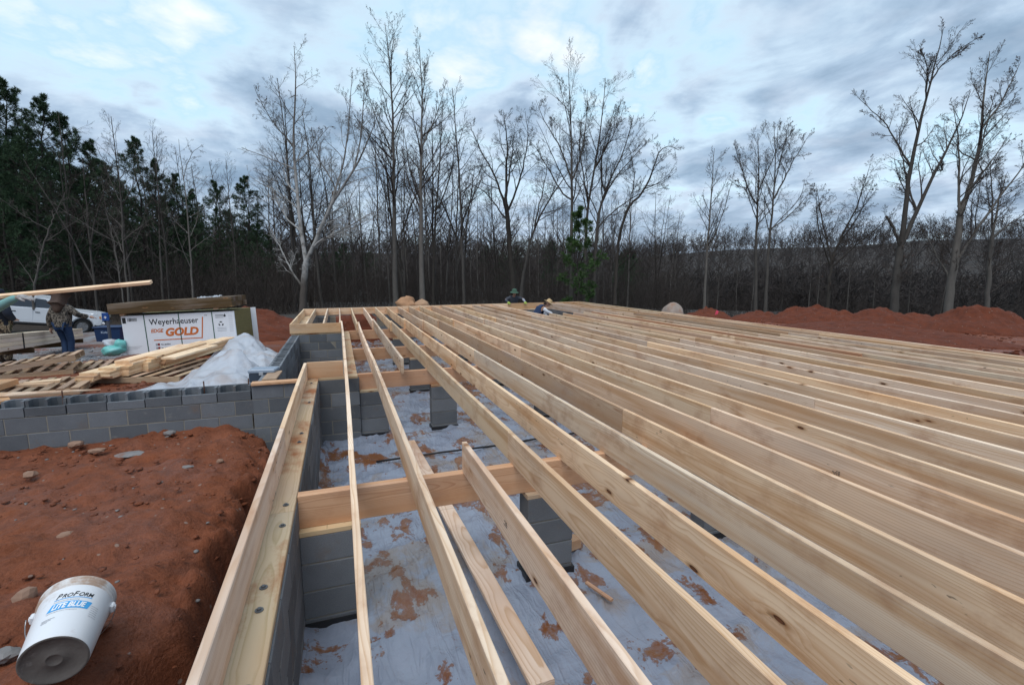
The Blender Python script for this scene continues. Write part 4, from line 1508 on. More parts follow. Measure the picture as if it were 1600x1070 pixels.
o = mesh_obj('plywood_offcut', [(-.75, -.06, 0), (.72, -.02, .0), (-.55, .16, .01), (-.75, -.06, .015), (.72, -.02, .015), (-.55, .16, .025)], [(0, 2, 1), (3, 4, 5), (0, 1, 4, 3), (1, 2, 5, 4), (2, 0, 3, 5)], WOOD)
o.location = (-3.72, 7.66, -.262)
tag(o, 'thin pointed plywood offcut lying behind the hollow block wall', 'plywood offcut')

# loose lumber on a pallet, ends staggered toward the house
pallet('pallet buried under the loose lumber pile', (-3.02, 10.25, -.56), R(-16), L=1.45, W=1.7, group='pallets in use')
ld = Vector((.277, .960, .012))
pts = [((-3.814, 9.21, -0.42)), ((-3.624, 9.336, -0.42)), ((-3.445, 9.527, -0.42)), ((-3.275, 9.795, -0.42)), ((-3.102, 10.088, -0.42))]
lay_n = [3, 4, 5, 5, 5]
for ci, p in enumerate(pts):
    for ly in range(lay_n[ci]):
        st = random.uniform(-.03, .03) + (.10 if ly == lay_n[ci] - 1 else 0)
        a = Vector((p[0], p[1], -.405 + ly * .0385)) + ld * st
        L = 2.42 + random.uniform(-.02, .02)
        o = plank('lumber_board', a, a + ld * L, .278, .0375, FIR if random.random() < .35 else WOOD, col=(1.08, 1.02, .88))
        tag(o, '%s board up in the %s column of the loose lumber pile' % (('bottom', 'second', 'third', 'fourth', 'fifth')[ly], ('leftmost', 'second from left', 'middle', 'second from right', 'rightmost')[ci]), 'board', 'boards in the loose lumber pile')
for i, (dx, dy, w) in enumerate([(.0, .10, .24), (.30, .45, .2), (.62, .22, .24)]):
    a = Vector((pts[2][0] + dx, pts[2][1] + dy, -.405 + 5 * .0385 + .002))
    o = plank('lumber_board', a, a + ld * (1.75 - .2 * i), w, .0375, WOOD, col=(1.12, 1.08, .98), roll=0)
    tag(o, ('short top board on the left of the lumber pile', 'short top board in the middle of the lumber pile', 'short top board on the right of the lumber pile')[i], 'board', 'boards in the loose lumber pile')

# banded lumber bundle at far left
BA, BB = Vector((-6.17, 11.39, -.235)), Vector((-8.245, 20.27, -.975))
t = thing('lumber_bundle', 'long banded bundle of pale lumber behind the pallets at the far left', 'lumber bundle', BA)
bd = (BB - BA)
side = Vector((bd.y, -bd.x, 0)).normalized()
for ly in range(4):
    for ci in range(4):
        off = Vector((0, 0, .045 + ly * .0865)) - side * (.07 + ci * .142)
        plank('board', off + bd.normalized() * random.uniform(-.02, .02), bd + off + bd.normalized() * random.uniform(-.02, .02), .138, .081, PALEW, t, seg=6)
for s in (.28, .66):
    m = MB()
    c = bd * s - side * .28 + Vector((0, 0, .175))
    rot = bd.to_track_quat('Y', 'Z').to_matrix()
    m.box(c, (.60, .02, .36), rot)
    m.build('strap', STRAP_BLACK, t)
for s in (.04, .35, .66, .97):
    m = MB()
    c = bd * s - side * .28 + Vector((0, 0, -.07))
    m.box(c, (.6, .09, .13), bd.to_track_quat('Y', 'Z').to_matrix())
    m.build('bearer', BROWNW, t)


# white plastic sheeting heaped between package and wall
def build_sheeting():
    xs, ys = np.arange(-3.75, -1.17, .035), np.arange(7.55, 13.4, .045)
    X, Y = np.meshgrid(xs, ys, indexing='ij')

    def g(cx, cy, sx, sy, a, rot=0.0):
        c, s = math.cos(rot), math.sin(rot)
        u, v = (X - cx) * c + (Y - cy) * s, -(X - cx) * s + (Y - cy) * c
        return a * np.exp(-(u / sx) ** 2 - (v / sy) ** 2)
    Hh = g(-2.15, 12.35, .50, .75, .50) + g(-1.75, 11.1, .45, .75, .22) + g(-1.95, 9.9, .42, .8, .36) + g(-1.62, 9.2, .30, .45, .34) + g(-2.25, 9.0, .45, .45, .14) + \
        g(-2.6, 8.3, .55, .30, .09, -.2) + g(-1.7, 8.2, .6, .45, .20) + g(-3.0, 7.95, .4, .2, .05) + g(-1.35, 10.6, .25, .8, .16)
    fol = 1 - 2.0 * np.abs(vnoise(X * 1.5 + Y * .7, Y * .35 - X * .3, 1.0, 3, 31.0))
    fol2 = 1 - 2.0 * np.abs(vnoise(X * .9 - Y * 1.6, Y * .6 + X * .5, 1.1, 2, 41.0))
    Hh = Hh * (1 + .20 * fol) + .055 * fol * sstep(.03, .12, Hh) + .05 * fol2 * sstep(.03, .12, Hh)
    Z = ground_z(X, Y) - .06 + Hh * .92
    ni, nj = X.shape
    idx = np.arange(ni * nj).reshape(ni, nj)
    q = np.stack([idx[:-1, :-1], idx[1:, :-1], idx[1:, 1:], idx[:-1, 1:]], -1).reshape(-1, 4)
    hc = (Hh[:-1, :-1] + Hh[1:, 1:]).ravel() / 2
    q = q[hc > .05]
    o = mesh_np('plastic_sheeting', np.stack([X, Y, Z], -1).reshape(-1, 3), q, SHEETING, smooth=True)
    tag(o, 'heap of crumpled milky plastic sheeting between the package and the block wall', 'plastic sheeting')


build_sheeting()

t = thing('toolbox', 'dark grey toolbox with clear lid between the sheeting and the recess wall', 'toolbox', (*(-1.144, 8.162, -0.34)[:2], -.40), R(-10))
m = MB()
m.box((0, 0, .075), (.36, .24, .15), ch=.01)
m.build('body', simple('dark blue grey plastic', (.045, .06, .085), .4), t)
m = MB()
m.box((0, 0, .18), (.38, .26, .055), ch=.012)
m.build('lid', simple('clear grey lid', (.30, .36, .44), .25), t)
m = MB()
m.box((0, -.128, .145), (.06, .016, .05), ch=.004)
m.build('latch', simple('grey latch', (.4, .42, .45), .4), t)
m = MB()
m.tube([(.19, -.06, .10), (.225, -.05, .11), (.225, .05, .11), (.19, .06, .10)], .01, 6)
m.build('handle', BLACK, t)

# teal wrapped roll, blue bin and blue can by the package
TEAL = simple('teal plastic', (.16, .50, .47), .35, var=.25, vscale=5, dirt=((.45, .62, .66), .5, .5))
me = rock_mesh((.22, .18, .13), 4.4, 3, .22, 'wrap')
me.materials.append(TEAL)
t = thing('teal_bag', 'crumpled teal plastic bag lying at the left corner of the white package', 'plastic bag', (*(-4.892, 13.288, -0.62)[:2], -.60))
o = link('wrap', me, t)
o.location = (0, 0, .10)
me = rock_mesh((.12, .11, .14), 2.1, 3, .3, 'bulge')
me.materials.append(TEAL)
o = link('bulge', me, t)
o.location = (.14, .03, .20)
me = rock_mesh((.17, .12, .10), 6.3, 3, .35, 'film')
me.materials.append(SHEETING)
o = link('film', me, t)
o.location = (-.04, .10, .26)

NAVY = simple('navy blue plastic', (.012, .035, .10), .45)
t = thing('blue_bin', 'navy blue bin with pale lettering left of the white package', 'bin', (-6.419, 17.516, -0.758), R(-8))
m = MB()
m.prism([(-.30, 0), (.30, 0), (.34, .40), (-.34, .40)], -.24, .24)
m.build('body', NAVY, t)
m = MB()
m.box((0, 0, .41), (.74, .54, .04), ch=.01)
m.build('lid', NAVY, t)
V, F = fit_width('Kobalt', .26, .09, bold=.001)
mesh_obj('lettering', [(a - .16, -.2435, b + .24) for a, b in V], F, simple('pale blue ink', (.5, .6, .75), .5), t)
t = thing('blue_sign', 'small blue sign with a white mark on a thin dark post by the truck bumper', 'sign', (-5.472, 14.731, -0.643), R(-12))
m = MB()
m.tube([(0, .02, -.15), (0, .02, .75)], .035, 8)
m.build('post', simple('dark grey post', (.08, .09, .11), .6), t)
m = MB()
m.box((-.03, 0, .80), (.16, .03, .20), ch=.006)
m.build('panel', simple('blue sign paint', (.01, .06, .25), .5), t)
V, F = fit_width('+', .06, .12, bold=.004)
mesh_obj('mark', [(a - .06, -.0165, b + .745) for a, b in V], F, WHITE_INK, t)

# ================================================================== pickup truck
def build_truck():
    W = Vector((-14.197, 34.839, -2.299))
    az = R(80)
    hd = Vector((math.sin(az), math.cos(az), -.13)).normalized()
    lf = Vector((-math.cos(az), math.sin(az), 0)).normalized()
    up = hd.cross(lf)
    M = Matrix((hd, lf, up)).transposed().to_4x4()
    t = thing('pickup_truck', 'white four door pickup truck parked nose to the right beyond the lumber', 'pickup truck')
    t.matrix_basis = Matrix.Translation(W) @ M @ Matrix.Translation((.95, .90, 0))
    PAINT = simple('white car paint', (.72, .74, .77), .22, var=.02, vscale=1, spec=.6, dirt=((.45, .36, .30), .62, .3))
    GLASS = simple('tinted glass', (.012, .018, .03), .06, spec=.8)
    TRIM = simple('black trim', (.02, .02, .022), .5)
    CHROME = simple('chrome', (.55, .56, .58), .2, .9)
    TYRE = simple('tyre rubber', (.018, .018, .019), .85)
    LENS = simple('headlamp lens', (.55, .5, .42), .1, spec=.8)
    AMB = simple('amber lens', (.65, .20, .04), .2)

    def arch(cx, r, n=10):
        return [(cx + r * math.cos(math.pi * i / n), .42 + r * math.sin(math.pi * i / n)) for i in range(n + 1)]
    # x: 0 at the front bumper, negative to the rear
    poly = [(-.06, .58), (-.03, .95), (-.12, 1.12), (-.55, 1.22), (-1.55, 1.27), (-1.75, 1.30), (-3.95, 1.30), (-5.75, 1.32), (-5.80, .60), (-5.15, .52)]
    poly += arch(-4.68, -.47) if False else [(-4.68 - .47 * math.cos(math.pi * i / 10), .44 + .47 * math.sin(math.pi * i / 10)) for i in range(11)]
    poly += [(-4.1, .46), (-1.45, .46)]
    poly += [(-.95 - .47 * math.cos(math.pi * i / 10), .44 + .47 * math.sin(math.pi * i / 10)) for i in range(11)]
    poly += [(-.40, .50)]

    def taper(v):
        k = 1.0
        if v[2] > 1.0:
            k = 1 - .10 * (v[2] - 1.0)
        if v[0] > -.6:
            k *= 1 - .10 * ((v[0] + .6) / .6) ** 2
        return (v[0], v[1] * k, v[2])
    bm = bmesh.new()
    m = MB()
    m.prism(poly, -.98, .98, f=taper)
    vs_ = [bm.verts.new(v) for v in m.V]
    for f in m.F:
        bm.faces.new([vs_[i] for i in f])
    bmesh.ops.triangulate(bm, faces=[f for f in bm.faces if len(f.verts) > 4])
    bmesh.ops.recalc_face_normals(bm, faces=bm.faces)
    bmesh.ops.bevel(bm, geom=[e for e in bm.edges if e.calc_face_angle(0) > .9 and abs(e.verts[0].co.y - e.verts[1].co.y) < .05], offset=.05, segments=2, affect='EDGES')
    me = bpy.data.meshes.new('body')
    bm.to_mesh(me)
    bm.free()
    me.materials.append(PAINT)
    link('body', me, t)
    # cab with leaning pillars
    cab = [(-1.72, 1.28), (-2.50, 1.88), (-2.85, 1.955), (-3.85, 1.96), (-4.10, 1.90), (-4.22, 1.28)]
    ty = lambda v: (v[0], v[1] * (1 - .21 * (v[2] - 1.28) / .68), v[2])
    m = MB()
    m.prism(cab, -.93, .93, f=ty)
    o = m.build('cab', PAINT, t)
    for s in (-1, 1):
        for nm, pl in (('side_window', [(-2.12, 1.34), (-2.62, 1.80), (-3.05, 1.83), (-3.05, 1.34)]), ('side_window', [(-3.11, 1.34), (-3.11, 1.83), (-3.80, 1.83), (-4.02, 1.74), (-4.08, 1.34)])):
            m = MB()
            m.prism(pl, .934, .946, f=ty)
            if s < 0:
                m.V = [(v[0], -v[1], v[2]) for v in m.V]
                m.F = [tuple(reversed(f)) for f in m.F]
            m.build(nm, GLASS, t)
        # doors: thin shells proud of the body, gaps between them
        for x0, x1 in ((-2.02, -3.06), (-3.09, -4.05)):
            m = MB()
            m.prism([(x0, .60), (x0, 1.27), (x1, 1.29), (x1, .60)], s * .962, s * .984)
            d = m.build('door', PAINT, t)
            m = MB()
            m.box((x1 + .17, s * .995, 1.08), (.20, .03, .045), ch=.008)
            m.build('handle', TRIM, d)
        m = MB()
        m.box((-2.8, s * .97, .44), (2.5, .12, .10), ch=.02)
        m.build('running_board', TRIM, t)
        m = MB()
        m.box((-2.05, s * 1.13, 1.36), (.11, .22, .24), ch=.03)
        m.build('wing_mirror', TRIM, t)
        m = MB()
        m.box((-.10, s * .74, .98), (.22, .36, .23), ch=.03)
        h = m.build('headlight', LENS, t)
        m = MB()
        m.box((-.24, s * .895, .98), (.20, .06, .16), ch=.02)
        m.build('indicator', AMB, h)
        for cx in (-.95, -4.68):
            wb = thing('wheel', None, None, (cx, s * .86, .41))
            wb.parent = t
            ax = Matrix.Rotation(math.pi / 2, 4, 'X')
            m = MB()
            m.lathe([(.26, -.13), (.38, -.135), (.405, -.10), (.405, .10), (.38, .135), (.26, .13)], 28, axis=ax)
            m.build('tyre', TYRE, wb, smooth=True)
            m = MB()
            m.lathe([(.265, .12), (.25, .07), (.0, .07)], 28, axis=ax)
            m.lathe([(.265, -.12), (.25, -.07), (.0, -.07)], 28, axis=ax)
            for i in range(6):
                a = i * math.pi / 3
                m.box((math.cos(a) * .14, s * .10, math.sin(a) * .14), (.24, .03, .055), Matrix.Rotation(-a, 3, 'Y'))
            m.build('rim', CHROME, wb)
            m = MB()
            m.lathe([(.44, .0), (.475, .0), (.475, .06), (.44, .06)], 20, axis=Matrix.Translation((0, s * .11, 0)) @ ax)
            m.V = [v for v in m.V]
            m.build('wheel_arch', TRIM, wb)
    m = MB()
    m.prism([(-1.80, 1.335), (-2.44, 1.835), (-2.455, 1.845), (-1.815, 1.345)], -.80, .80, f=lambda v: (v[0] + .045, v[1] * (1 - .2 * (v[2] - 1.28) / .68), v[2] + .03))
    m.build('windscreen', GLASS, t)
    m = MB()
    m.box((-.045, 0, .92), (.06, 1.12, .42), ch=.02)
    g = m.build('grille', TRIM, t)
    for z in (.80, .92, 1.04):
        m = MB()
        m.box((-.008, 0, z), (.03, 1.08, .035), ch=.008)
        m.build('grille_bar', CHROME, g)
    m = MB()
    m.box((-.02, 0, .60), (.20, 1.86, .20), ch=.04)
    m.build('bumper', CHROME, t)
    m = MB()
    m.box((-2.9, 0, .42), (5.2, 1.3, .22))
    m.build('chassis', TRIM, t)


build_truck()


# ================================================================== people
def skin(name, verts, edges, radii, mat, parent=None, root=0, sub=2, after=None):
    me = bpy.data.meshes.new(name)
    me.from_pydata([tuple(v) for v in verts], edges, [])
    o = bpy.data.objects.new(name, me)
    COL.objects.link(o)
    md = o.modifiers.new('skin', 'SKIN')
    md.use_smooth_shade = True
    sk = me.skin_vertices[0].data
    for i, r in enumerate(radii):
        r = (r, r) if isinstance(r, (int, float)) else r
        sk[i].radius = r
        sk[i].use_root = (i == root)
    if sub:
        sm = o.modifiers.new('sub', 'SUBSURF')
        sm.levels = sub
    dg = bpy.context.evaluated_depsgraph_get()
    m2 = bpy.data.meshes.new_from_object(o.evaluated_get(dg))
    bpy.data.objects.remove(o)
    bpy.data.meshes.remove(me)
    if after:
        for v in m2.vertices:
            v.co = after(v.co)
    m2.materials.clear()
    m2.materials.append(mat)
    m2.polygons.foreach_set('use_smooth', np.ones(len(m2.polygons), dtype=bool))
    return link(name, m2, parent)


def camo_mat(name, cols, sc=9.0):
    m, t, b = material(name)
    g = t.new('ShaderNodeTexCoord').outputs['Object']
    n = t.noise(t.mapping(g, scale=(1, 1, .6)), sc, 3.0, 0.6, 0.8)
    t.l.new(t.ramp(n, [(0.0, cols[0]), (.44, cols[1]), (.50, cols[2]), (.57, cols[3])], 'CONSTANT'), b.inputs['Base Color'])
    b.inputs['Roughness'].default_value = .95
    return m


SKIN = simple('skin', (.42, .24, .17), .6, var=.08)
CAMO = camo_mat('camouflage cloth', [(.018, .016, .014), (.075, .062, .048), (.20, .17, .14), (.04, .034, .028)], 13)
CAMO2 = camo_mat('woodland camouflage cloth', [(.03, .022, .016), (.16, .12, .08), (.30, .24, .17), (.08, .08, .05)], 9)
DENIM = simple('blue denim', (.018, .040, .095), .9, var=.25, vscale=14)
NAVYC = simple('navy cloth', (.012, .017, .030), .95, var=.3, vscale=6)
TEALC = simple('teal knit sleeve', (.20, .40, .385), .9, var=.15, vscale=30)
HAIR = simple('brown hair', (.055, .030, .020), .7, var=.4, vscale=30)
GLOVE = simple('grey work glove', (.40, .38, .37), .8, var=.2, vscale=20)
GLOVE_DK = simple('black glove dip', (.025, .025, .03), .7)
GLOVE_Y = simple('yellow green work glove', (.33, .42, .08), .8, var=.2)
GREYSH = simple('dark grey shirt', (.055, .06, .075), .95, var=.2)
LGREY = simple('light grey sleeve', (.30, .31, .35), .9, var=.1)
NAVYSH = simple('dusty navy shirt', (.025, .045, .10), .95, var=.2)
HAT_G = simple('green sun hat', (.055, .11, .075), .9, var=.2)
STRAW = simple('straw hat', (.52, .36, .19), .9, var=.2, vscale=40)
BOOT = simple('brown boots', (.05, .032, .024), .8)
WHITE_SL = simple('white sleeve', (.74, .75, .78), .8, var=.05)


def head(parent, c, fwd, mat_hair=None, r=.095, tilt=0.0):
    """head with brow, nose, chin and ears; fwd is a heading vector"""
    c, f = Vector(c), Vector(fwd).normalized()
    s = f.cross(Vector((0, 0, 1))).normalized()
    u = s.cross(f)
    bm = bmesh.new()
    bmesh.ops.create_uvsphere(bm, u_segments=20, v_segments=14, radius=1.0)
    for v in bm.verts:
        x, y, z = v.co
        w = .80 - .10 * max(0, -z)
        y2 = y * .98
        if y > .6 and abs(x) < .22 and -.35 < z < .15:
            y2 += .20 * (1 - abs(x) / .22)
        if y > 0 and z < -.5:
            y2 += .10
        if y > .4 and .05 < z < .25 and .15 < abs(x) < .5:
            y2 -= .07
        if abs(x) > .93 and abs(z) < .3:
            x *= 1.14
        co = s * (x * w * r) + f * (y2 * r) + u * (z * 1.22 * r)
        v.co = co + c
    me = bpy.data.meshes.new('head')
    bm.to_mesh(me)
    bm.free()
    me.materials.append(SKIN)
    me.polygons.foreach_set('use_smooth', np.ones(len(me.polygons), dtype=bool))
    o = link('head', me, parent)
    for sx in (-1, 1):
        m = MB()
        m.lathe([(0, -.010), (.009, -.004), (.009, .004), (0, .010)], 8)
        e = m.build('eye', BLACK, o, smooth=True)
        e.location = c + s * (sx * .034) + f * (r * .90) + u * (.012)
    m = MB()
    m.box((0, 0, 0), (.042, .012, .010), ch=.003)
    e = m.build('mouth', simple('lips', (.25, .09, .08), .5), o)
    e.matrix_basis = Matrix.Translation(c + f * (r * .97) - u * .055) @ Matrix((s, f, u)).transposed().to_4x4()
    return o


def hand(parent, wrist, d, palm, mat, size=.18, curl=.5, name='hand'):
    """palm plus five fingers; d fingers direction, palm = palm normal"""
    w, d, p = Vector(wrist), Vector(d).normalized(), Vector(palm).normalized()
    s = d.cross(p).normalized()
    V, E, Rr = [w, w + d * size * .22, w + d * size * .46], [(0, 1), (1, 2)], [size * .16, (size * .20), (size * .21)]
    for i, (off, ln) in enumerate(((-.30, .40), (-.10, .47), (.10, .44), (.29, .34))):
        b = len(V)
        base = w + d * size * .50 + s * size * off * .62
        a = d
        pts = [base]
        for k in range(3):
            a = (a + p * curl * (.55 + .25 * k)).normalized()
            pts.append(pts[-1] + a * size * ln * (.42, .33, .25)[k])
        V += pts
        E += [(2, b), (b, b + 1), (b + 1, b + 2), (b + 2, b + 3)]
        Rr += [size * .052, size * .05, size * .046, size * .04]
    b = len(V)
    V += [w + d * size * .22 - s * size * .17, w + d * size * .42 - s * size * .30 + p * size * .08, w + d * size * .58 - s * size * .28 + p * size * .18]
    E += [(1, b), (b, b + 1), (b + 1, b + 2)]
    Rr += [size * .065, size * .06, size * .048]
    return skin(name, V, E, Rr, mat, parent, 0, 1)


def build_woman():
    x, y = -6.75, 15.6
    z = gz(x, y) - .02
    t = thing('person', 'long haired person in camouflage jacket and blue jeans walking away beside the lumber', 'person', (x, y, z), R(-14))
    # body: one continuous mesh (legs, trunk, arms, neck)
    j = {'pel': (0, 0, .93), 'bel': (0, .01, 1.08), 'che': (0, .03, 1.27), 'nk': (0, .03, 1.42), 'hd': (0, .05, 1.50),
         'ls': (-.18, .02, 1.36), 'le': (-.285, -.02, 1.09), 'lw': (-.315, .03, .85), 'rs': (.18, .03, 1.36), 're': (.34, .07, 1.17), 'rw': (.50, .22, 1.11),
         'lh': (-.095, 0, .90), 'lk': (-.055, .08, .50), 'la': (.03, -.08, .12), 'lt': (.04, .04, .05), 'rh': (.095, 0, .90), 'rk': (.115, .06, .48), 'ra': (.10, .0, .09), 'rt': (.11, .14, .04)}
    names = list(j)
    ix = {n: i for i, n in enumerate(names)}
    ed = [('pel', 'bel'), ('bel', 'che'), ('che', 'nk'), ('nk', 'hd'), ('che', 'ls'), ('ls', 'le'), ('le', 'lw'), ('che', 'rs'), ('rs', 're'), ('re', 'rw'),
          ('pel', 'lh'), ('lh', 'lk'), ('lk', 'la'), ('la', 'lt'), ('pel', 'rh'), ('rh', 'rk'), ('rk', 'ra'), ('ra', 'rt')]
    rad = dict(pel=.14, bel=.12, che=.125, nk=.055, hd=.055, ls=.065, le=.045, lw=.032, rs=.065, re=.045, rw=.032, lh=.09, lk=.06, la=.04, lt=.035, rh=.09, rk=.06, ra=.04, rt=.035)
    skin('body', [j[n] for n in names], [(ix[a], ix[b]) for a, b in ed], [rad[n] for n in names], SKIN, t)
    jk = ['bel', 'che', 'nk', 'ls', 'le', 'lw', 'rs', 're', 'rw']
    J2 = [(0, .0, .86)] + [j[n] for n in jk]
    q = {n: i + 1 for i, n in enumerate(jk)}
    skin('jacket', J2, [(0, q['bel'])] + [(q[a], q[b]) for a, b in (('bel', 'che'), ('che', 'nk'), ('che', 'ls'), ('ls', 'le'), ('le', 'lw'), ('che', 'rs'), ('rs', 're'), ('re', 'rw'))],
         [(.21, .175), (.205, .165), (.19, .145), .085, .095, .075, .06, .095, .075, .06], CAMO, t, root=1)
    jn = ['pel', 'lh', 'lk', 'la', 'rh', 'rk', 'ra']
    q = {n: i for i, n in enumerate(jn)}
    skin('jeans', [j[n] for n in jn], [(q[a], q[b]) for a, b in (('pel', 'lh'), ('lh', 'lk'), ('lk', 'la'), ('pel', 'rh'), ('rh', 'rk'), ('rk', 'ra'))],
         [(.14, .125), .108, .078, .060, .108, .080, .062], DENIM, t)
    for a, b in (('la', 'lt'), ('ra', 'rt')):
        A, B = Vector(j[a]), Vector(j[b])
        skin('boot', [A + Vector((0, 0, .10)), A, A + (B - A) * .6, B + (B - A) * .4], [(0, 1), (1, 2), (2, 3)], [.06, .06, .052, .042], BOOT, t)
    head(t, (0, .075, 1.545), (.0, 1, 0), r=.088)
    skin('hair', [(0, .05, 1.66), (0, .02, 1.57), (-.01, -.05, 1.45), (0, -.11, 1.33), (.02, -.13, 1.24)], [(0, 1), (1, 2), (2, 3), (3, 4)],
         [.10, .155, (.155, .11), (.12, .08), .06], HAIR, t, root=1)
    hand(t, j['lw'], (-.1, .1, -1), (1, .2, 0), SKIN, .17, .3)
    hand(t, j['rw'], (.8, .6, -.2), (0, 0, -1), SKIN, .17, .4)


build_woman()


def build_navy_person():
    x, y = -7.60, 14.8
    z = gz(x, y) + .02
    t = thing('person', 'person in dark navy jacket and camouflage trousers cut off by the left edge', 'person', (x, y, z), R(-30))
    j = {'pel': (0, 0, .98), 'bel': (0, .01, 1.13), 'che': (0, .03, 1.34), 'nk': (0, .04, 1.50), 'hd': (0, .06, 1.58), 'ls': (-.20, .02, 1.43), 'le': (-.33, -.02, 1.16), 'lw': (-.20, .18, 1.05),
         'rs': (.20, .02, 1.43), 're': (.36, -.03, 1.20), 'rw': (.22, .16, 1.05), 'lh': (-.1, 0, .95), 'lk': (-.12, .04, .52), 'la': (-.12, 0, .09), 'rh': (.1, 0, .95), 'rk': (.13, .04, .52), 'ra': (.13, 0, .09), 'rt': (.14, .15, .04), 'lt': (-.13, .15, .04)}
    n = list(j)
    ix = {k: i for i, k in enumerate(n)}
    ed = [('pel', 'bel'), ('bel', 'che'), ('che', 'nk'), ('nk', 'hd'), ('che', 'ls'), ('ls', 'le'), ('le', 'lw'), ('che', 'rs'), ('rs', 're'), ('re', 'rw'), ('pel', 'lh'), ('lh', 'lk'), ('lk', 'la'), ('pel', 'rh'), ('rh', 'rk'), ('rk', 'ra'), ('ra', 'rt'), ('la', 'lt')]
    rd = dict(pel=.15, bel=.13, che=.14, nk=.06, hd=.06, ls=.07, le=.05, lw=.035, rs=.07, re=.05, rw=.035, lh=.1, lk=.065, la=.045, rh=.1, rk=.065, ra=.045, rt=.035, lt=.035)
    skin('body', [j[k] for k in n], [(ix[a], ix[b]) for a, b in ed], [rd[k] for k in n], SKIN, t)
    k1 = ['bel', 'che', 'nk', 'ls', 'le', 'lw', 'rs', 're', 'rw']
    q = {k: i + 1 for i, k in enumerate(k1)}
    skin('jacket', [(0, 0, .93)] + [j[k] for k in k1], [(0, 1)] + [(q[a], q[b]) for a, b in (('bel', 'che'), ('che', 'nk'), ('che', 'ls'), ('ls', 'le'), ('le', 'lw'), ('che', 'rs'), ('rs', 're'), ('re', 'rw'))],
         [(.21, .165), (.225, .17), (.22, .165), .09, .105, .085, .07, .105, .088, .07], NAVYC, t, root=1)
    k2 = ['pel', 'lh', 'lk', 'la', 'rh', 'rk', 'ra']
    q = {k: i for i, k in enumerate(k2)}
    skin('trousers', [j[k] for k in k2], [(q[a], q[b]) for a, b in (('pel', 'lh'), ('lh', 'lk'), ('lk', 'la'), ('pel', 'rh'), ('rh', 'rk'), ('rk', 'ra'))], [(.17, .15), .125, .095, .075, .125, .095, .075], CAMO2, t)
    for a, b in (('la', 'lt'), ('ra', 'rt')):
        A, B = Vector(j[a]), Vector(j[b])
        skin('boot', [A + Vector((0, 0, .1)), A, B], [(0, 1), (1, 2)], [.065, .065, .05], BOOT, t)
    head(t, (0, .08, 1.64), (.1, 1, 0), r=.1)
    m = MB()
    m.lathe([(.112, 0), (.115, .05), (.09, .105), (0, .13)], 18)
    m.box((0, .13, .012), (.15, .12, .012), ch=.004)
    o = m.build('cap', NAVYC, t, smooth=True)
    o.location = (0, .08, 1.67)
    hand(t, j['rw'], (-.5, .8, 0), (0, 0, -1), SKIN, .18, .6)
    hand(t, j['lw'], (.5, .8, 0), (0, 0, -1), SKIN, .18, .6)


build_navy_person()

# the plank carried at shoulder height and the person steadying it (mostly outside the frame)
PA, PB = Vector((-4.443, 7.658, 0.919)), Vector((-2.272, 7.488, 1.134))
o = plank('carried_plank', PA, PB, .088, .038, WOOD, bow=.004, roll=R(16), col=(1.15, 1.06, .98))
tag(o, 'long pale plank carried at shoulder height in front of the truck', 'plank')


def build_teal_person():
    hp = Vector((-3.579, 7.447, 0.986))
    elbow = Vector((-4.02, 7.625, 0.774))
    sh = Vector((-4.666, 8.235, 0.809))
    base = Vector((sh.x - .15, sh.y + .10, gz(sh.x, sh.y)))
    t = thing('person', 'person in teal sleeves and grey gloves reaching in to steady a long plank', 'person', base)
    L = lambda v: Vector(v) - base
    hs = L(sh)
    chest = Vector((hs.x - .18, hs.y + .05, hs.z - .08))
    pel = Vector((chest.x, chest.y, .95))
    wrist = L(hp) + Vector((-.045, .0, -.02))
    V = [pel, (pel + chest) / 2, chest, chest + Vector((0, .02, .20)), chest + Vector((0, .04, .30)), hs, L(elbow), wrist,
         chest + Vector((-.2, .05, .08)), chest + Vector((-.34, .05, -.2)), chest + Vector((-.2, .25, -.25)),
         pel + Vector((-.1, 0, -.03)), Vector((pel.x - .12, pel.y, .5)), Vector((pel.x - .12, pel.y, .06)), pel + Vector((.1, 0, -.03)), Vector((pel.x + .12, pel.y, .5)), Vector((pel.x + .12, pel.y, .06))]
    E = [(0, 1), (1, 2), (2, 3), (3, 4), (2, 5), (5, 6), (6, 7), (2, 8), (8, 9), (9, 10), (0, 11), (11, 12), (12, 13), (0, 14), (14, 15), (15, 16)]
    Rr = [.14, .13, .14, .06, .06, .07, .05, .032, .07, .05, .035, .1, .065, .05, .1, .065, .05]
    skin('body', V, E, Rr, SKIN, t)
    skin('shirt', [V[i] for i in (0, 1, 2, 3, 5, 6, 7, 8, 9, 10)], [(0, 1), (1, 2), (2, 3), (2, 4), (4, 5), (5, 6), (2, 7), (7, 8), (8, 9)], [(.19, .15), (.19, .15), (.2, .15), .08, .09, .068, .044, .09, .068, .044], TEALC, t, root=1)
    skin('trousers', [V[i] for i in (0, 11, 12, 13, 14, 15, 16)], [(0, 1), (1, 2), (2, 3), (0, 4), (4, 5), (5, 6)], [.17, .125, .09, .07, .125, .09, .07], NAVYC, t)
    head(t, chest + Vector((0, .06, .36)), (.6, 1, 0), r=.1)
    d = (PB - PA).normalized()
    h = hand(t, wrist, d + Vector((0, -.05, -.10)), (0, .25, -1), GLOVE, .19, .42)


build_teal_person()


def hat(parent, c, r, brim, hgt, mat, tilt=(0, 0, 0), name='hat'):
    m = MB()
    m.lathe([(0, hgt), (r * .75, hgt * .96), (r * .96, hgt * .6), (r * 1.02, .01), (r * 1.3, -.008), (brim, -.028), (brim, -.034), (r * 1.0, -.004)], 24)
    o = m.build(name, mat, parent, smooth=True)
    o.location = c
    o.rotation_euler = tilt
    return o


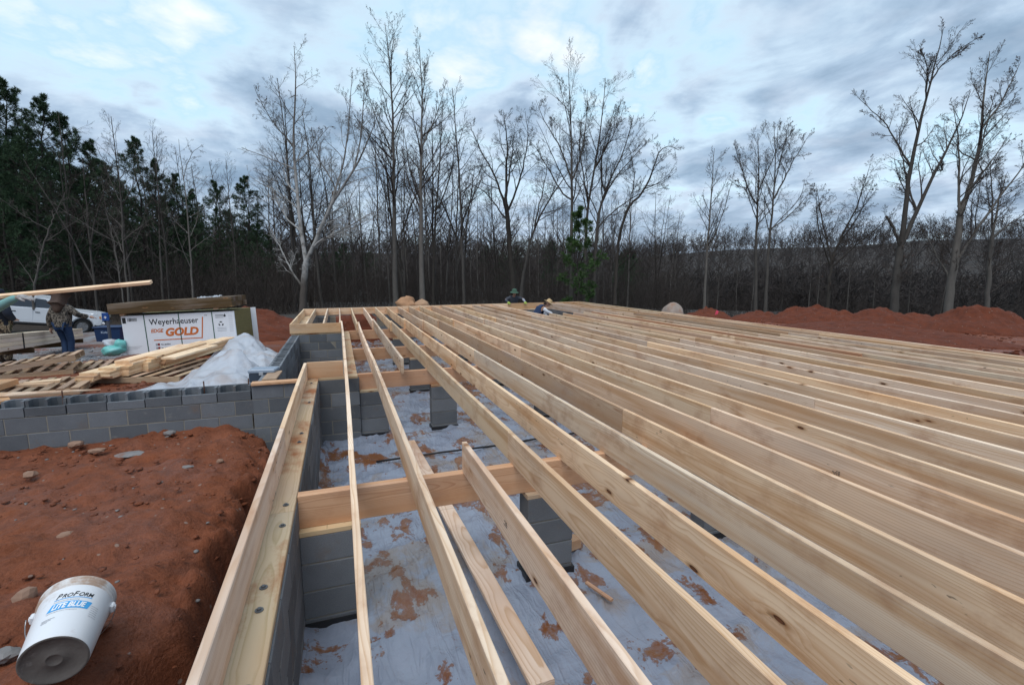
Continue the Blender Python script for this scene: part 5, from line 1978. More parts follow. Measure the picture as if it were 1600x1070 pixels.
def build_far_people():
    # leaning on the far rim board
    bx, by = 6.87, 19.02
    z0 = gz(bx, by)
    t = thing('person', 'person in green sun hat and yellow gloves leaning on the far rim board', 'person', (bx, by, z0))
    rim = -z0
    py = .30
    pel, bel, che, nk = (0, py + .02, rim - .28), (0, py - .02, rim - .10), (.0, py - .12, rim + .10), (0, py - .20, rim + .25)
    ls, rs = (-.20, py - .12, rim + .17), (.20, py - .12, rim + .17)
    le, lw, re_, rw = (-.38, py - .25, rim + .10), (-.42, -.40, rim + .045), (.40, py - .22, rim + .13), (.30, -.42, rim + .04)
    leg = [(-.1, py, rim - .32), (-.12, py - .12, .30), (-.12, py + .16, .07), (.1, py, rim - .32), (.12, py - .12, .30), (.12, py + .16, .07)]
    V = [pel, bel, che, nk, (0, py - .24, rim + .32), ls, le, lw, rs, re_, rw] + leg
    E = [(0, 1), (1, 2), (2, 3), (3, 4), (2, 5), (5, 6), (6, 7), (2, 8), (8, 9), (9, 10), (0, 11), (11, 12), (12, 13), (0, 14), (14, 15), (15, 16)]
    Rr = [.14, .12, .13, .055, .055, .065, .045, .032, .065, .045, .032, .1, .065, .05, .1, .065, .05]
    skin('body', V, E, Rr, SKIN, t)
    skin('shirt', [V[i] for i in (0, 1, 2, 3, 5, 6, 8, 9)], [(0, 1), (1, 2), (2, 3), (2, 4), (4, 5), (2, 6), (6, 7)], [(.18, .14), (.19, .15), (.19, .145), .075, .088, .062, .088, .062], GREYSH, t, root=1)
    skin('sleeve', [le, lw], [(0, 1)], [.058, .046], GREYSH, t)
    skin('sleeve', [re_, rw], [(0, 1)], [.058, .046], LGREY, t)
    skin('trousers', [V[i] for i in (0, 11, 12, 13, 14, 15, 16)], [(0, 1), (1, 2), (2, 3), (0, 4), (4, 5), (5, 6)], [.16, .12, .09, .07, .12, .09, .07], NAVYC, t)
    hc = (0, py - .27, rim + .39)
    head(t, hc, (0, -1, -.15))
    skin('hair', [(-.085, py - .24, rim + .42), (-.095, py - .24, rim + .30), (.085, py - .24, rim + .42), (.095, py - .24, rim + .30), (0, py - .2, rim + .42)], [(0, 1), (2, 3), (0, 4), (2, 4)], [.04, .035, .04, .035, .05], simple('black hair', (.012, .01, .01), .7), t, root=4)
    hat(t, (hc[0], hc[1] - .0, hc[2] + .055), .105, .185, .12, HAT_G, (R(10), 0, 0))
    for w, d in ((lw, (.05, -1, -.25)), (rw, (-.1, -1, -.25))):
        hand(t, w, d, (0, -.2, -1), GLOVE_Y, .21, .35)
    # bending over in the opening of the floor frame
    bx, by = 7.02, 16.55
    t = thing('person', 'person in straw hat and navy shirt bending over in the opening between the joists', 'person', (bx, by, FLOOR_Z))
    g = -FLOOR_Z
    pel, bel, che, nk = (-.22, 0, .84), (-.17, 0, 1.0), (-.02, -.02, 1.16), (.14, -.04, 1.22)
    ls, rs = (-.02, .17, 1.16), (.0, -.19, 1.15)
    V = [pel, bel, che, nk, (.20, -.05, 1.25), ls, (.12, .26, .98), (.30, .16, .84), rs, (.13, -.24, 1.03), (.36, -.22, .93),
         (-.22, .1, .80), (-.10, .12, .45), (-.20, .12, .06), (-.22, -.1, .80), (-.10, -.12, .45), (-.20, -.12, .06)]
    skin('body', V, E, Rr, SKIN, t)
    skin('shirt', [V[i] for i in (0, 1, 2, 3, 5, 8)], [(0, 1), (1, 2), (2, 3), (2, 4), (2, 5)], [(.17, .15), (.185, .16), (.185, .165), .08, .095, .10], NAVYSH, t, root=1)
    skin('sleeve', [V[8], V[9], V[10]], [(0, 1), (1, 2)], [.082, .064, .05], WHITE_SL, t)
    skin('sleeve', [V[5], V[6], V[7]], [(0, 1), (1, 2)], [.082, .064, .05], WHITE_SL, t)
    skin('trousers', [V[i] for i in (0, 11, 12, 13, 14, 15, 16)], [(0, 1), (1, 2), (2, 3), (0, 4), (4, 5), (5, 6)], [.165, .12, .09, .07, .12, .09, .07], NAVYC, t)
    head(t, (.25, -.06, 1.30), (.85, -.25, -.45))
    skin('hair', [(.17, -.05, 1.36), (.15, -.04, 1.30), (.12, -.04, 1.24)], [(0, 1), (1, 2)], [.07, .08, .05], HAIR, t)
    hat(t, (.285, -.065, 1.355), .105, .20, .12, STRAW, (R(5), R(36), 0))
    hand(t, V[10], (1, .1, -.5), (0, 0, -1), SKIN, .18, .4)
    hand(t, V[7], (1, -.2, -.5), (0, 0, -1), SKIN, .18, .4)


build_far_people()

# ================================================================== trees
def tubes(batches):
    """list of (P (b,n,3), r (b,n), sides) -> V, Q"""
    Vs, Qs, base = [], [], 0
    for P, r, k in batches:
        b, n, _ = P.shape
        T = np.gradient(P, axis=1)
        T /= np.linalg.norm(T, axis=2, keepdims=True) + 1e-9
        m = P[:, -1] - P[:, 0]
        ref = np.where((np.abs(m[:, 2]) > .8 * np.linalg.norm(m, axis=1))[:, None], np.array([[1., .13, 0]]), np.array([[.1, 0, 1.]]))[:, None, :]
        U = np.cross(T, ref)
        U /= np.linalg.norm(U, axis=2, keepdims=True) + 1e-9
        W = np.cross(T, U)
        a = np.arange(k) * 2 * math.pi / k
        ring = P[:, :, None, :] + r[:, :, None, None] * (U[:, :, None, :] * np.cos(a)[None, None, :, None] + W[:, :, None, :] * np.sin(a)[None, None, :, None])
        Vs.append(ring.reshape(-1, 3))
        idx = base + np.arange(b * n * k).reshape(b, n, k)
        nx = np.roll(idx, -1, axis=2)
        Qs.append(np.stack([idx[:, :-1], nx[:, :-1], nx[:, 1:], idx[:, 1:]], -1).reshape(-1, 4))
        base += b * n * k
    return np.concatenate(Vs), np.concatenate(Qs)


def norm(v):
    return v / (np.linalg.norm(v, axis=-1, keepdims=True) + 1e-9)


def grow(rs, P, r, per, t0, t1, ang, lenf, n, wig, up, taper=.25, rf=.52, minr=.003):
    """children of a batch of branches: P (b,m,3), r (b,m)"""
    b, m, _ = P.shape
    N = b * per
    par = np.repeat(np.arange(b), per)
    t = (np.tile(np.arange(per), b) + rs.rand(N)) / per * (t1 - t0) + t0
    f = t * (m - 1)
    i = np.clip(f.astype(int), 0, m - 2)
    fr = (f - i)[:, None]
    S_ = P[par, i] * (1 - fr) + P[par, i + 1] * fr
    rp = r[par, i] * (1 - fr[:, 0]) + r[par, i + 1] * fr[:, 0]
    T = norm(P[par, i + 1] - P[par, i])
    plen = np.linalg.norm(np.diff(P, axis=1), axis=2).sum(1)[par]
    rv = norm(rs.normal(size=(N, 3)))
    side = norm(rv - T * (rv * T).sum(1, keepdims=True))
    A = np.radians(rs.uniform(ang[0], ang[1], N))[:, None]
    D = norm(T * np.cos(A) + side * np.sin(A))
    L = plen * lenf * (1.15 - .75 * (t - t0) / max(1e-6, t1 - t0)) * rs.uniform(.6, 1.25, N)
    pts = [S_]
    for s in range(n):
        D = norm(D + rs.normal(size=(N, 3)) * wig + np.array([0, 0, up]))
        pts.append(pts[-1] + D * (L / n)[:, None])
    Pn = np.stack(pts, 1)
    r0 = np.minimum(rp * rf, .007 + L * .0125)
    rn = np.maximum(r0[:, None] * np.linspace(1, taper, n + 1)[None], minr)
    return Pn, rn


def resample(pts, n):
    pts = np.array(pts, float)
    d = np.concatenate([[0], np.cumsum(np.linalg.norm(np.diff(pts, axis=0), axis=1))])
    u = np.linspace(0, d[-1], n)
    # smooth by Catmull-like cubic through linear resample + blur
    q = np.stack([np.interp(u, d, pts[:, k]) for k in range(3)], 1)
    for _ in range(2):
        q[1:-1] = (q[:-2] + 2 * q[1:-1] + q[2:]) / 4
    return q


def tree_geo(seed, leaders, style, lod=3, leaf=0):
    """leaders: list of (points, r0, r1); first is the trunk. returns trunk V,Q and crown V,Q"""
    rs = np.random.RandomState(seed)
    n = 14
    P = np.stack([resample(l[0], n) for l in leaders])
    P[:, 1:-1] += rs.normal(size=P[:, 1:-1].shape) * style.get('jit', .05) * .4
    r = np.stack([np.linspace(1, 0, n) ** style.get('tp', 1.0) * (l[1] - l[2]) + l[2] for l in leaders])
    r[0, 0] *= 1.35
    r[0, 1] *= 1.08
    tr = tubes([(P[:1], r[:1], 8)] + ([(P[1:], r[1:], 7)] if len(leaders) > 1 else []))
    crown = []
    lv1 = []
    s1 = style['l1']
    ft = style.get('first_t', .4)
    a = grow(rs, P[:1], r[:1], s1[0], ft, .97, s1[1], s1[2], 8, style['wig'], style['up'])
    lv1.append(a)
    if len(leaders) > 1:
        a = grow(rs, P[1:], r[1:], s1[3], .22, .97, s1[1], s1[2] * 1.05, 8, style['wig'], style['up'])
        lv1.append(a)
    P1 = np.concatenate([x[0] for x in lv1])
    r1 = np.concatenate([x[1] for x in lv1])
    crown.append((P1, r1, 5))
    s2 = style['l2']
    P2, r2 = grow(rs, P1, r1, s2[0], .15, .98, s2[1], s2[2], 5, style['wig'] * 1.15, style['up'], minr=.0042)
    crown.append((P2, r2, 4 if lod > 2 else 3))
    tips = P2
    if lod >= 2:
        s3 = style['l3']
        P3, r3 = grow(rs, P2, r2, s3[0], .12, 1.0, s3[1], s3[2], 2, style['wig'] * 1.2, style['up'] * .8, minr=.0050)
        crown.append((P3, r3, 3))
        tips = P3
    if lod >= 3:
        s4 = style['l4']
        P4, r4 = grow(rs, P3, r3, s4[0], .1, 1.0, s4[1], s4[2], 1, style['wig'], style['up'] * .6, taper=.7, minr=.0040)
        crown.append((P4, r4, 3))
        tips = P4
    lf = None
    if leaf:
        ends = tips[:, -1]
        k = rs.choice(len(ends), min(leaf, len(ends)), replace=False)
        lf = ends[k]
    return tr, tubes(crown), lf


POPLAR = dict(first_t=.36, l1=(30, (26, 50), .21, 11), l2=(8, (25, 50), .38), l3=(5, (25, 55), .44), l4=(4, (20, 50), .55), wig=.06, up=.045, jit=.04)
SLIM = dict(first_t=.33, l1=(22, (28, 52), .22, 9), l2=(7, (25, 50), .38), l3=(5, (25, 55), .46), l4=(3, (20, 50), .5), wig=.08, up=.03, jit=.05)
OAK = dict(first_t=.35, l1=(12, (35, 70), .34, 11), l2=(8, (30, 60), .42), l3=(6, (30, 65), .45), l4=(4, (25, 60), .55), wig=.11, up=.02, jit=.06)
MAPLE = dict(first_t=.4, l1=(13, (25, 52), .29, 11), l2=(8, (25, 50), .42), l3=(6, (25, 55), .45), l4=(4, (25, 50), .55), wig=.09, up=.05, jit=.05)
SYC = dict(first_t=.75, l1=(3, (25, 50), .26, 11), l2=(7, (25, 55), .44), l3=(5, (30, 60), .45), l4=(4, (25, 55), .55), wig=.12, up=.04, jit=.05)
SAPL = dict(first_t=.25, l1=(14, (35, 65), .30, 8), l2=(6, (30, 60), .38), l3=(4, (30, 60), .45), l4=(2, (25, 50), .5), wig=.10, up=.03, jit=.05)


def leaf_mesh(name, pts, size, mat, parent, seed):
    rs = np.random.RandomState(seed)
    n = len(pts)
    a = norm(rs.normal(size=(n, 3))) * size * rs.uniform(.5, 1.2, (n, 1))
    b = norm(np.cross(a, rs.normal(size=(n, 3)))) * size * .5
    V = np.stack([pts - a * .2, pts + a * .4 + b, pts + a, pts + a * .4 - b], 1).reshape(-1, 3)
    Q = np.arange(n * 4).reshape(n, 4)
    o = mesh_np(name, V, Q, mat, parent)
    o['kind'] = 'stuff'
    return o


def make_tree(name, label, leaders, style, bark, twig, seed, lod=3, leaf=0, group=None, leafmat=None, leafsize=.06):
    base = np.array(leaders[0][0][0], float)
    L = [(np.array(p, float) - base, a, b) for p, a, b in leaders]
    tr, cr, lf = tree_geo(seed, L, style, lod, leaf)
    t = thing(name, label, 'tree', tuple(base), 0, group)
    mesh_np('trunk', tr[0], tr[1], bark, t, smooth=True)
    mesh_np('crown', cr[0], cr[1], twig, t, smooth=True)
    if lf is not None:
        leaf_mesh('leaves', lf, leafsize, leafmat or LEAF_DEAD, t, seed)
    return t


def attach(leaders, seed):
    """give limbs their depth and root each on the limb it leaves"""
    flat = [resample(p, 14) for p, a, b in leaders]
    out = []
    for i, (p, a, b) in enumerate(leaders):
        q = np.array(J([tuple(v) for v in flat[i]], seed + i, 0.0 if i == 0 else .55))
        if i:
            best = None
            for k in range(i):
                d = np.linalg.norm(flat[k] - flat[i][0], axis=1)
                m = int(d.argmin())
                if best is None or d[m] < best[0]:
                    best = (d[m], k, m)
            _, k, m = best
            disp = out[k][0][m] - flat[i][0]
            q = q + (out[k][0][m] - flat[k][m])
            q[0] = out[k][0][m]
            if len(q) > 2:
                q[1] = (q[0] + q[2]) / 2
        out.append((q, a, b))
    return out


def J(pts, seed, amp=.5):
    """real trees lean toward and away as well: push the points of a limb off one plane"""
    rs = random.Random(seed)
    d = Vector((.331, .933, 0)) * rs.uniform(-amp, amp)
    n = len(pts)
    return [tuple(Vector(p) + d * (i / max(1, n - 1)) * 3.0) for i, p in enumerate(pts)]


TALL = [
    ('sycamore_tree', 'large white limbed sycamore with two sweeping leaders left of the tall poplars',
     [([(-2.519, 36.839, -2.873), (-2.519, 36.839, -2.073), (-2.347, 37.053, -0.299), (-2.144, 37.221, 1.254), (-2.069, 37.297, 1.919)], 0.34, 0.24), ([(-2.118, 37.294, 1.786), (-2.541, 37.575, 2.629), (-2.559, 37.787, 3.96), (-2.291, 37.87, 5.113), (-2.586, 38.243, 6.843), (-2.883, 38.609, 8.529), (-2.966, 38.906, 10.26), (-2.816, 39.059, 11.59), (-2.722, 39.321, 13.498), (-2.543, 39.552, 15.405), (-2.771, 39.977, 17.624)], 0.19, 0.02), ([(-2.073, 37.285, 1.83), (-1.842, 37.265, 2.229), (-1.225, 37.258, 3.604), (-0.204, 37.184, 5.467), (0.36, 37.162, 6.62), (1.507, 36.906, 7.595), (2.291, 36.833, 8.925), (3.137, 36.8, 10.655), (3.525, 36.82, 11.675)], 0.2, 0.02), ([(0.229, 37.195, 6.531), (0.295, 37.247, 7.019), (-0.081, 37.524, 7.951), (-0.582, 37.853, 8.927), (-1.276, 38.306, 10.258)], 0.07, 0.015), ([(0.034, 37.182, 5.999), (0.398, 37.265, 7.374), (0.835, 37.288, 8.527), (1.098, 37.49, 10.434), (1.334, 37.88, 13.495), (1.499, 38.075, 15.136)], 0.09, 0.015), ([(1.331, 36.947, 7.462), (1.6, 36.9, 7.772), (2.01, 37.111, 10.079), (2.263, 37.55, 13.494), (2.211, 37.802, 15.003)], 0.08, 0.015), ([(-1.66, 37.241, 2.495), (-1.338, 37.209, 3.027), (-0.118, 36.892, 3.781), (1.576, 36.435, 4.711), (3.313, 35.969, 5.686)], 0.11, 0.015), ([(-1.527, 37.214, 2.628), (-1.065, 37.174, 3.427), (0.211, 36.748, 3.603), (1.505, 36.371, 4.135), (2.636, 36.072, 4.799)], 0.09, 0.015), ([(-2.321, 37.126, 0.233), (-2.528, 37.213, 0.322), (-3.147, 37.611, 1.476), (-3.788, 38.08, 3.029), (-4.441, 38.517, 4.36)], 0.1, 0.02), ([(-2.555, 37.799, 4.049), (-3.516, 38.306, 5.114), (-4.329, 38.828, 6.623), (-4.808, 39.217, 8.043)], 0.08, 0.015), ([(-2.92, 38.904, 10.348), (-3.754, 39.365, 11.414), (-4.331, 39.748, 12.567), (-4.683, 40.093, 13.987)], 0.06, 0.012), ([(-2.792, 38.597, 8.662), (-1.614, 38.426, 10.259), (-0.526, 38.273, 11.766)], 0.06, 0.012)],
     SYC, BARK_SYC, BARK_SYC, 3, 500),
    ('poplar_tree', 'tallest straight poplar with a pale trunk in the middle of the treeline',
     [([(4.114, 38.827, -2.528), (4.114, 38.827, -1.728), (4.277, 39.574, 3.478), (4.665, 40.948, 13.245), (4.704, 41.647, 17.856), (4.411, 42.166, 20.534)], 0.27, 0.02), ([(4.525, 40.56, 10.419), (3.515, 41.303, 12.899), (2.836, 42.081, 16.37)], 0.06, 0.012), ([(4.574, 40.696, 11.411), (5.452, 40.768, 13.889), (6.071, 41.008, 16.864)], 0.06, 0.012)],
     POPLAR, BARK_PALE, TWIG, 3, 500),
    ('poplar_tree', 'second tall straight poplar just right of the tallest one',
     [([(5.953, 37.165, -2.112), (5.953, 37.165, -1.312), (6.095, 37.847, 3.419), (6.292, 38.539, 8.343), (6.57, 39.023, 12.108), (6.877, 39.586, 16.453), (6.692, 39.936, 18.288)], 0.27, 0.02), ([(6.453, 38.84, 10.66), (7.583, 38.812, 13.073), (8.416, 38.965, 15.969)], 0.07, 0.012)],
     POPLAR, BARK_PALE, TWIG, 3, 300),
    ('bare_tree', 'thin dark trunked tree close behind the second tall poplar',
     [([(7.314, 39.972, -1.644), (7.314, 39.972, -0.844), (7.604, 40.62, 4.01), (8.194, 41.169, 8.915), (8.605, 41.532, 12.203), (8.872, 41.962, 15.595)], 0.15, 0.02), ([(7.786, 40.814, 5.68), (9.209, 40.874, 9.332), (9.763, 41.323, 13.507)], 0.08, 0.015)],
     SLIM, BARK_DARK, TWIG, 3, 0),
    ('bare_tree', 'thin tree standing between the two tall poplars',
     [([(5.594, 44.867, -1.681), (5.594, 44.867, -0.881), (5.772, 45.532, 3.826), (6.139, 46.379, 10.141), (6.228, 46.969, 14.16)], 0.12, 0.02)],
     SLIM, BARK_GREY, TWIG, 3, 0),
    ('oak_tree', 'dark oak with crooked limbs behind the green hatted worker',
     [([(12.57, 34.949, -1.248), (12.57, 34.949, -0.448), (12.437, 35.445, 2.449), (12.407, 35.792, 4.621), (12.352, 36.072, 6.311)], 0.3, 0.2), ([(12.372, 35.983, 5.78), (11.557, 36.743, 8.822), (10.457, 37.433, 10.754), (10.076, 37.815, 12.347)], 0.12, 0.015), ([(12.347, 36.059, 6.215), (12.425, 36.42, 8.725), (12.717, 36.653, 10.897), (12.446, 37.197, 13.794)], 0.15, 0.015), ([(12.418, 35.967, 5.78), (13.56, 35.972, 8.435), (14.216, 36.209, 11.476), (14.019, 36.526, 13.069)], 0.11, 0.015), ([(12.419, 35.825, 4.863), (10.975, 36.711, 7.278), (9.54, 37.333, 8.003)], 0.08, 0.012), ([(12.446, 36.189, 7.277), (12.957, 36.455, 10.173), (13.352, 36.688, 12.586)], 0.09, 0.012)],
     OAK, BARK_DARK, BARK_DARK, 3, 0),
    ('bare_tree', 'leaning crooked tree right of the dark oak',
     [([(14.156, 37.646, -0.97), (14.156, 37.646, -0.17), (14.563, 37.841, 2.022), (15.181, 38.001, 4.474), (16.228, 37.952, 6.561), (18.089, 37.67, 9.013), (19.226, 37.557, 10.891)], 0.17, 0.02), ([(15.526, 38.024, 5.414), (16.363, 38.17, 8.284), (16.741, 38.44, 10.893)], 0.08, 0.015)],
     OAK, BARK_GREY, TWIG, 3, 0),
    ('bare_tree', 'tall tree with long upswept limbs above the young green pine, left of three',
     [([(17.58, 35.205, -1.954), (17.58, 35.205, -1.154), (17.826, 36.039, 4.799), (18.142, 36.612, 9.226), (18.261, 37.247, 13.602), (18.253, 37.832, 17.368)], 0.22, 0.02), ([(18.024, 36.591, 8.819), (17.222, 37.246, 11.211), (16.096, 37.914, 12.942), (15.59, 38.33, 14.469)], 0.1, 0.014), ([(17.761, 36.314, 6.428), (16.349, 37.249, 9.228), (14.962, 38.104, 11.569)], 0.09, 0.014), ([(18.086, 36.459, 8.107), (19.292, 36.621, 11.922), (19.626, 37.093, 15.739)], 0.09, 0.014), ([(18.226, 36.999, 11.923), (17.735, 37.607, 14.722), (17.435, 37.989, 16.503)], 0.06, 0.012)],
     MAPLE, BARK_GREY, TWIG, 3, 250),
    ('bare_tree', 'tall tree with long upswept limbs above the young green pine, middle of three',
     [([(19.075, 35.737, -2.017), (19.075, 35.737, -1.217), (19.376, 36.575, 4.889), (19.837, 36.92, 8.177), (20.683, 36.935, 10.212), (21.044, 37.315, 13.5), (21.567, 37.678, 17.048)], 0.2, 0.02), ([(19.691, 36.827, 7.238), (19.226, 37.557, 10.891), (19.529, 37.934, 14.022)], 0.09, 0.014), ([(20.74, 36.938, 10.368), (22.311, 36.784, 12.977), (23.06, 36.841, 15.064)], 0.08, 0.014)],
     MAPLE, BARK_GREY, TWIG, 3, 250),
    ('bare_tree', 'tall tree with long upswept limbs above the young green pine, right of three',
     [([(19.286, 34.631, -1.752), (19.286, 34.631, -0.952), (19.603, 35.054, 2.508), (19.804, 35.463, 5.612), (20.145, 35.649, 7.597), (21.9, 35.364, 9.784), (23.014, 35.574, 13.701)], 0.2, 0.02), ([(19.824, 35.518, 6.019), (21.057, 35.451, 8.41), (23.982, 34.923, 11.716)], 0.1, 0.014), ([(20.096, 35.666, 7.597), (20.441, 36.016, 10.65), (21.695, 36.161, 14.465)], 0.09, 0.014), ([(19.777, 35.386, 5.053), (22.445, 34.753, 7.086), (24.676, 34.118, 8.102)], 0.08, 0.014)],
     MAPLE, BARK_GREY, TWIG, 3, 250),
    ('bare_tree', 'tree with one hooked limb curling over at its top in the middle of the treeline',
     [([(20.369, 33.244, -1.299), (20.369, 33.244, -0.499), (20.562, 33.482, 1.484), (20.89, 33.803, 4.31), (21.744, 33.807, 6.293)], 0.16, 0.12), ([(21.691, 33.81, 6.193), (23.084, 33.537, 7.63), (23.851, 33.595, 9.762), (24.155, 33.702, 11.15), (25.105, 33.38, 11.248), (25.592, 33.107, 10.604)], 0.12, 0.02), ([(21.798, 33.81, 6.441), (22.179, 33.982, 8.424), (21.805, 34.421, 10.408)], 0.07, 0.015)],
     OAK, BARK_DARK, TWIG, 3, 0),
    ('bare_tree', 'slender pale tree standing alone behind the first red dirt heap',
     [([(28.353, 32.393, -2.336), (28.353, 32.393, -1.536), (28.703, 32.898, 2.534), (29.189, 33.315, 6.344), (29.732, 33.889, 11.302)], 0.15, 0.02), ([(28.753, 32.881, 2.534), (29.927, 33.029, 6.187), (30.579, 33.282, 9.318)], 0.06, 0.012)],
     SLIM, BARK_PALE, TWIG, 3, 200),
    ('bare_tree', 'left one of the pair of tall trees behind the wooden stake',
     [([(33.118, 31.704, -2.784), (33.118, 31.704, -1.984), (33.464, 32.665, 5.024), (33.886, 33.037, 8.394), (34.003, 33.682, 12.834)], 0.19, 0.02), ([(33.689, 32.809, 6.468), (32.867, 33.399, 8.395), (32.022, 34.245, 11.926)], 0.09, 0.014), ([(33.824, 33.026, 8.18), (34.988, 33.067, 11.121), (34.826, 33.415, 12.994)], 0.07, 0.014), ([(33.539, 32.713, 5.505), (32.537, 33.441, 7.913), (31.558, 33.913, 8.716)], 0.06, 0.012)],
     MAPLE, BARK_GREY, TWIG, 3, 400),
    ('bare_tree', 'right one of the pair of tall trees behind the wooden stake',
     [([(33.882, 31.432, -2.784), (33.882, 31.432, -1.984), (34.436, 32.171, 4.06), (35.21, 32.566, 8.393), (35.319, 33.347, 13.689)], 0.18, 0.02), ([(35.058, 32.463, 7.377), (36.49, 32.451, 10.586), (37.601, 32.346, 12.457)], 0.09, 0.014), ([(34.62, 32.205, 4.702), (36.533, 31.773, 6.306), (38.052, 31.524, 8.177)], 0.07, 0.014), ([(35.239, 32.647, 8.981), (35.881, 32.833, 11.656), (36.279, 32.981, 13.528)], 0.06, 0.014)],
     MAPLE, BARK_GREY, TWIG, 3, 400),
    ('bare_tree', 'low spreading tree right of the tall pair with its limbs wide over the hill',
     [([(35.995, 27.539, -2.301), (35.995, 27.539, -1.501), (36.259, 27.829, 0.978), (36.675, 27.95, 2.713)], 0.18, 0.14), ([(36.673, 27.943, 2.663), (37.067, 28.002, 3.952), (37.906, 27.965, 5.637), (38.748, 28.234, 9.306)], 0.11, 0.014), ([(36.502, 27.912, 2.068), (36.172, 28.474, 4.944), (36.048, 29.017, 8.167)], 0.1, 0.014), ([(36.378, 27.864, 1.473), (37.975, 27.565, 3.208), (39.353, 27.252, 4.347), (40.942, 26.933, 5.933)], 0.09, 0.014), ([(36.735, 27.967, 2.961), (38.818, 27.687, 5.934), (39.884, 27.692, 8.412)], 0.08, 0.014), ([(36.39, 27.898, 1.721), (35.203, 28.741, 4.449), (34.972, 29.284, 7.424)], 0.08, 0.014)],
     OAK, BARK_DARK, TWIG, 3, 500),
    ('maple_tree', 'tall forked tree with a broken dark limb behind the highest red dirt',
     [([(34.386, 21.679, -2.284), (34.386, 21.679, -1.484), (34.709, 21.952, 1.021), (35.04, 22.125, 2.9)], 0.33, 0.27), ([(34.994, 22.122, 2.774), (35.173, 22.369, 4.778), (35.313, 22.635, 6.824), (35.74, 22.949, 9.83), (36.56, 23.232, 13.546), (37.094, 23.469, 16.301)], 0.21, 0.02), ([(35.082, 22.117, 2.941), (35.437, 22.107, 3.693), (36.35, 22.151, 6.072), (37.376, 22.135, 8.326), (38.746, 22.081, 11.122), (39.103, 22.2, 12.709)], 0.18, 0.02), ([(34.981, 22.211, 3.317), (34.75, 22.441, 4.278), (34.425, 22.66, 4.946)], 0.13, 0.08), ([(35.413, 22.787, 8.035), (34.651, 23.536, 11.125), (33.348, 24.276, 12.921)], 0.08, 0.014), ([(36.209, 23.131, 12.084), (35.785, 23.572, 13.964), (34.877, 24.037, 14.883)], 0.06, 0.012), ([(35.85, 22.257, 5.613), (36.271, 22.431, 7.7), (36.559, 22.483, 8.702)], 0.08, 0.04), ([(36.604, 23.23, 13.629), (37.745, 23.037, 15.006), (38.81, 22.756, 15.632)], 0.06, 0.012), ([(37.415, 22.121, 8.326), (37.981, 21.823, 7.699), (38.639, 21.783, 8.951)], 0.05, 0.012)],
     MAPLE, BARK_GREY, TWIG, 3, 900),
    ('maple_tree', 'big leaning tree with several long limbs near the right edge',
     [([(36.581, 19.827, -2.281), (36.581, 19.827, -1.481), (36.819, 20.006, 0.218), (37.179, 20.16, 2.038), (37.625, 20.433, 4.828)], 0.33, 0.22), ([(37.621, 20.422, 4.747), (38.352, 20.4, 6.284), (39.494, 20.557, 9.923), (40.106, 20.928, 13.725), (40.617, 21.022, 15.504)], 0.18, 0.02), ([(37.403, 20.299, 3.453), (37.792, 20.536, 5.88), (38.242, 20.94, 9.52), (38.131, 21.355, 11.947)], 0.13, 0.016), ([(37.839, 20.426, 5.273), (39.48, 20.156, 7.294), (41.293, 19.762, 8.911), (42.316, 19.586, 10.124)], 0.12, 0.016), ([(37.082, 20.131, 1.633), (38.685, 20.0, 4.463), (40.259, 19.785, 6.687), (41.846, 19.609, 9.194)], 0.13, 0.018), ([(39.63, 20.572, 10.328), (41.098, 20.426, 12.754), (41.881, 20.429, 14.573)], 0.09, 0.014), ([(38.487, 20.415, 6.688), (38.82, 20.735, 9.519), (39.152, 21.055, 12.35)], 0.08, 0.014), ([(36.916, 20.034, 0.622), (36.381, 20.599, 3.049), (35.904, 21.082, 5.072)], 0.07, 0.012)],
     MAPLE, BARK_PALE, TWIG, 3, 600),
    ('bare_tree', 'crooked grey tree at the right edge beside the big leaning tree',
     [([(41.406, 20.244, -2.374), (41.406, 20.244, -1.574), (41.76, 20.585, 1.44), (42.026, 20.81, 3.506)], 0.19, 0.15), ([(42.022, 20.799, 3.42), (43.183, 20.812, 6.175), (44.474, 20.674, 8.241)], 0.11, 0.016), ([(41.968, 20.778, 3.162), (41.953, 21.249, 6.176), (41.67, 21.749, 8.76)], 0.1, 0.014), ([(42.026, 20.81, 3.506), (43.734, 20.417, 4.883), (45.19, 19.966, 5.313)], 0.08, 0.014)],
     OAK, BARK_GREY, TWIG, 3, 500),
    ('bare_tree', 'pale leaning sapling with forked top above the white truck',
     [([(-16.091, 34.468, -0.837), (-16.091, 34.468, -0.037), (-15.51, 34.61, 2.217), (-15.04, 34.655, 3.591)], 0.1, 0.07), ([(-15.077, 34.658, 3.521), (-14.615, 34.679, 4.718), (-14.266, 34.702, 5.669)], 0.055, 0.012), ([(-15.08, 34.648, 3.45), (-15.78, 35.017, 4.226), (-16.31, 35.33, 5.036)], 0.045, 0.012), ([(-15.277, 34.626, 2.851), (-14.219, 34.413, 3.908), (-13.446, 34.247, 4.612)], 0.04, 0.012)],
     SAPL, BARK_PALE, TWIG_PALE, 2, 0),
    ('bare_tree', 'slender pale tree in front of the dark pines left of the timber stack',
     [([(-13.46, 39.842, -1.648), (-13.46, 39.842, -0.848), (-13.676, 40.399, 2.252), (-13.659, 40.959, 5.912), (-13.664, 41.46, 9.141), (-13.796, 41.734, 10.605)], 0.13, 0.016), ([(-13.7, 40.973, 5.912), (-14.77, 41.6, 7.506), (-15.331, 41.966, 8.583)], 0.05, 0.012), ([(-13.717, 40.926, 5.568), (-12.751, 40.783, 6.859), (-12.483, 40.887, 8.15)], 0.05, 0.012)],
     SAPL, BARK_PALE, TWIG_PALE, 3, 0),
    ('bare_tree', 'thin grey tree behind the brown timber stack, its top bare against the sky',
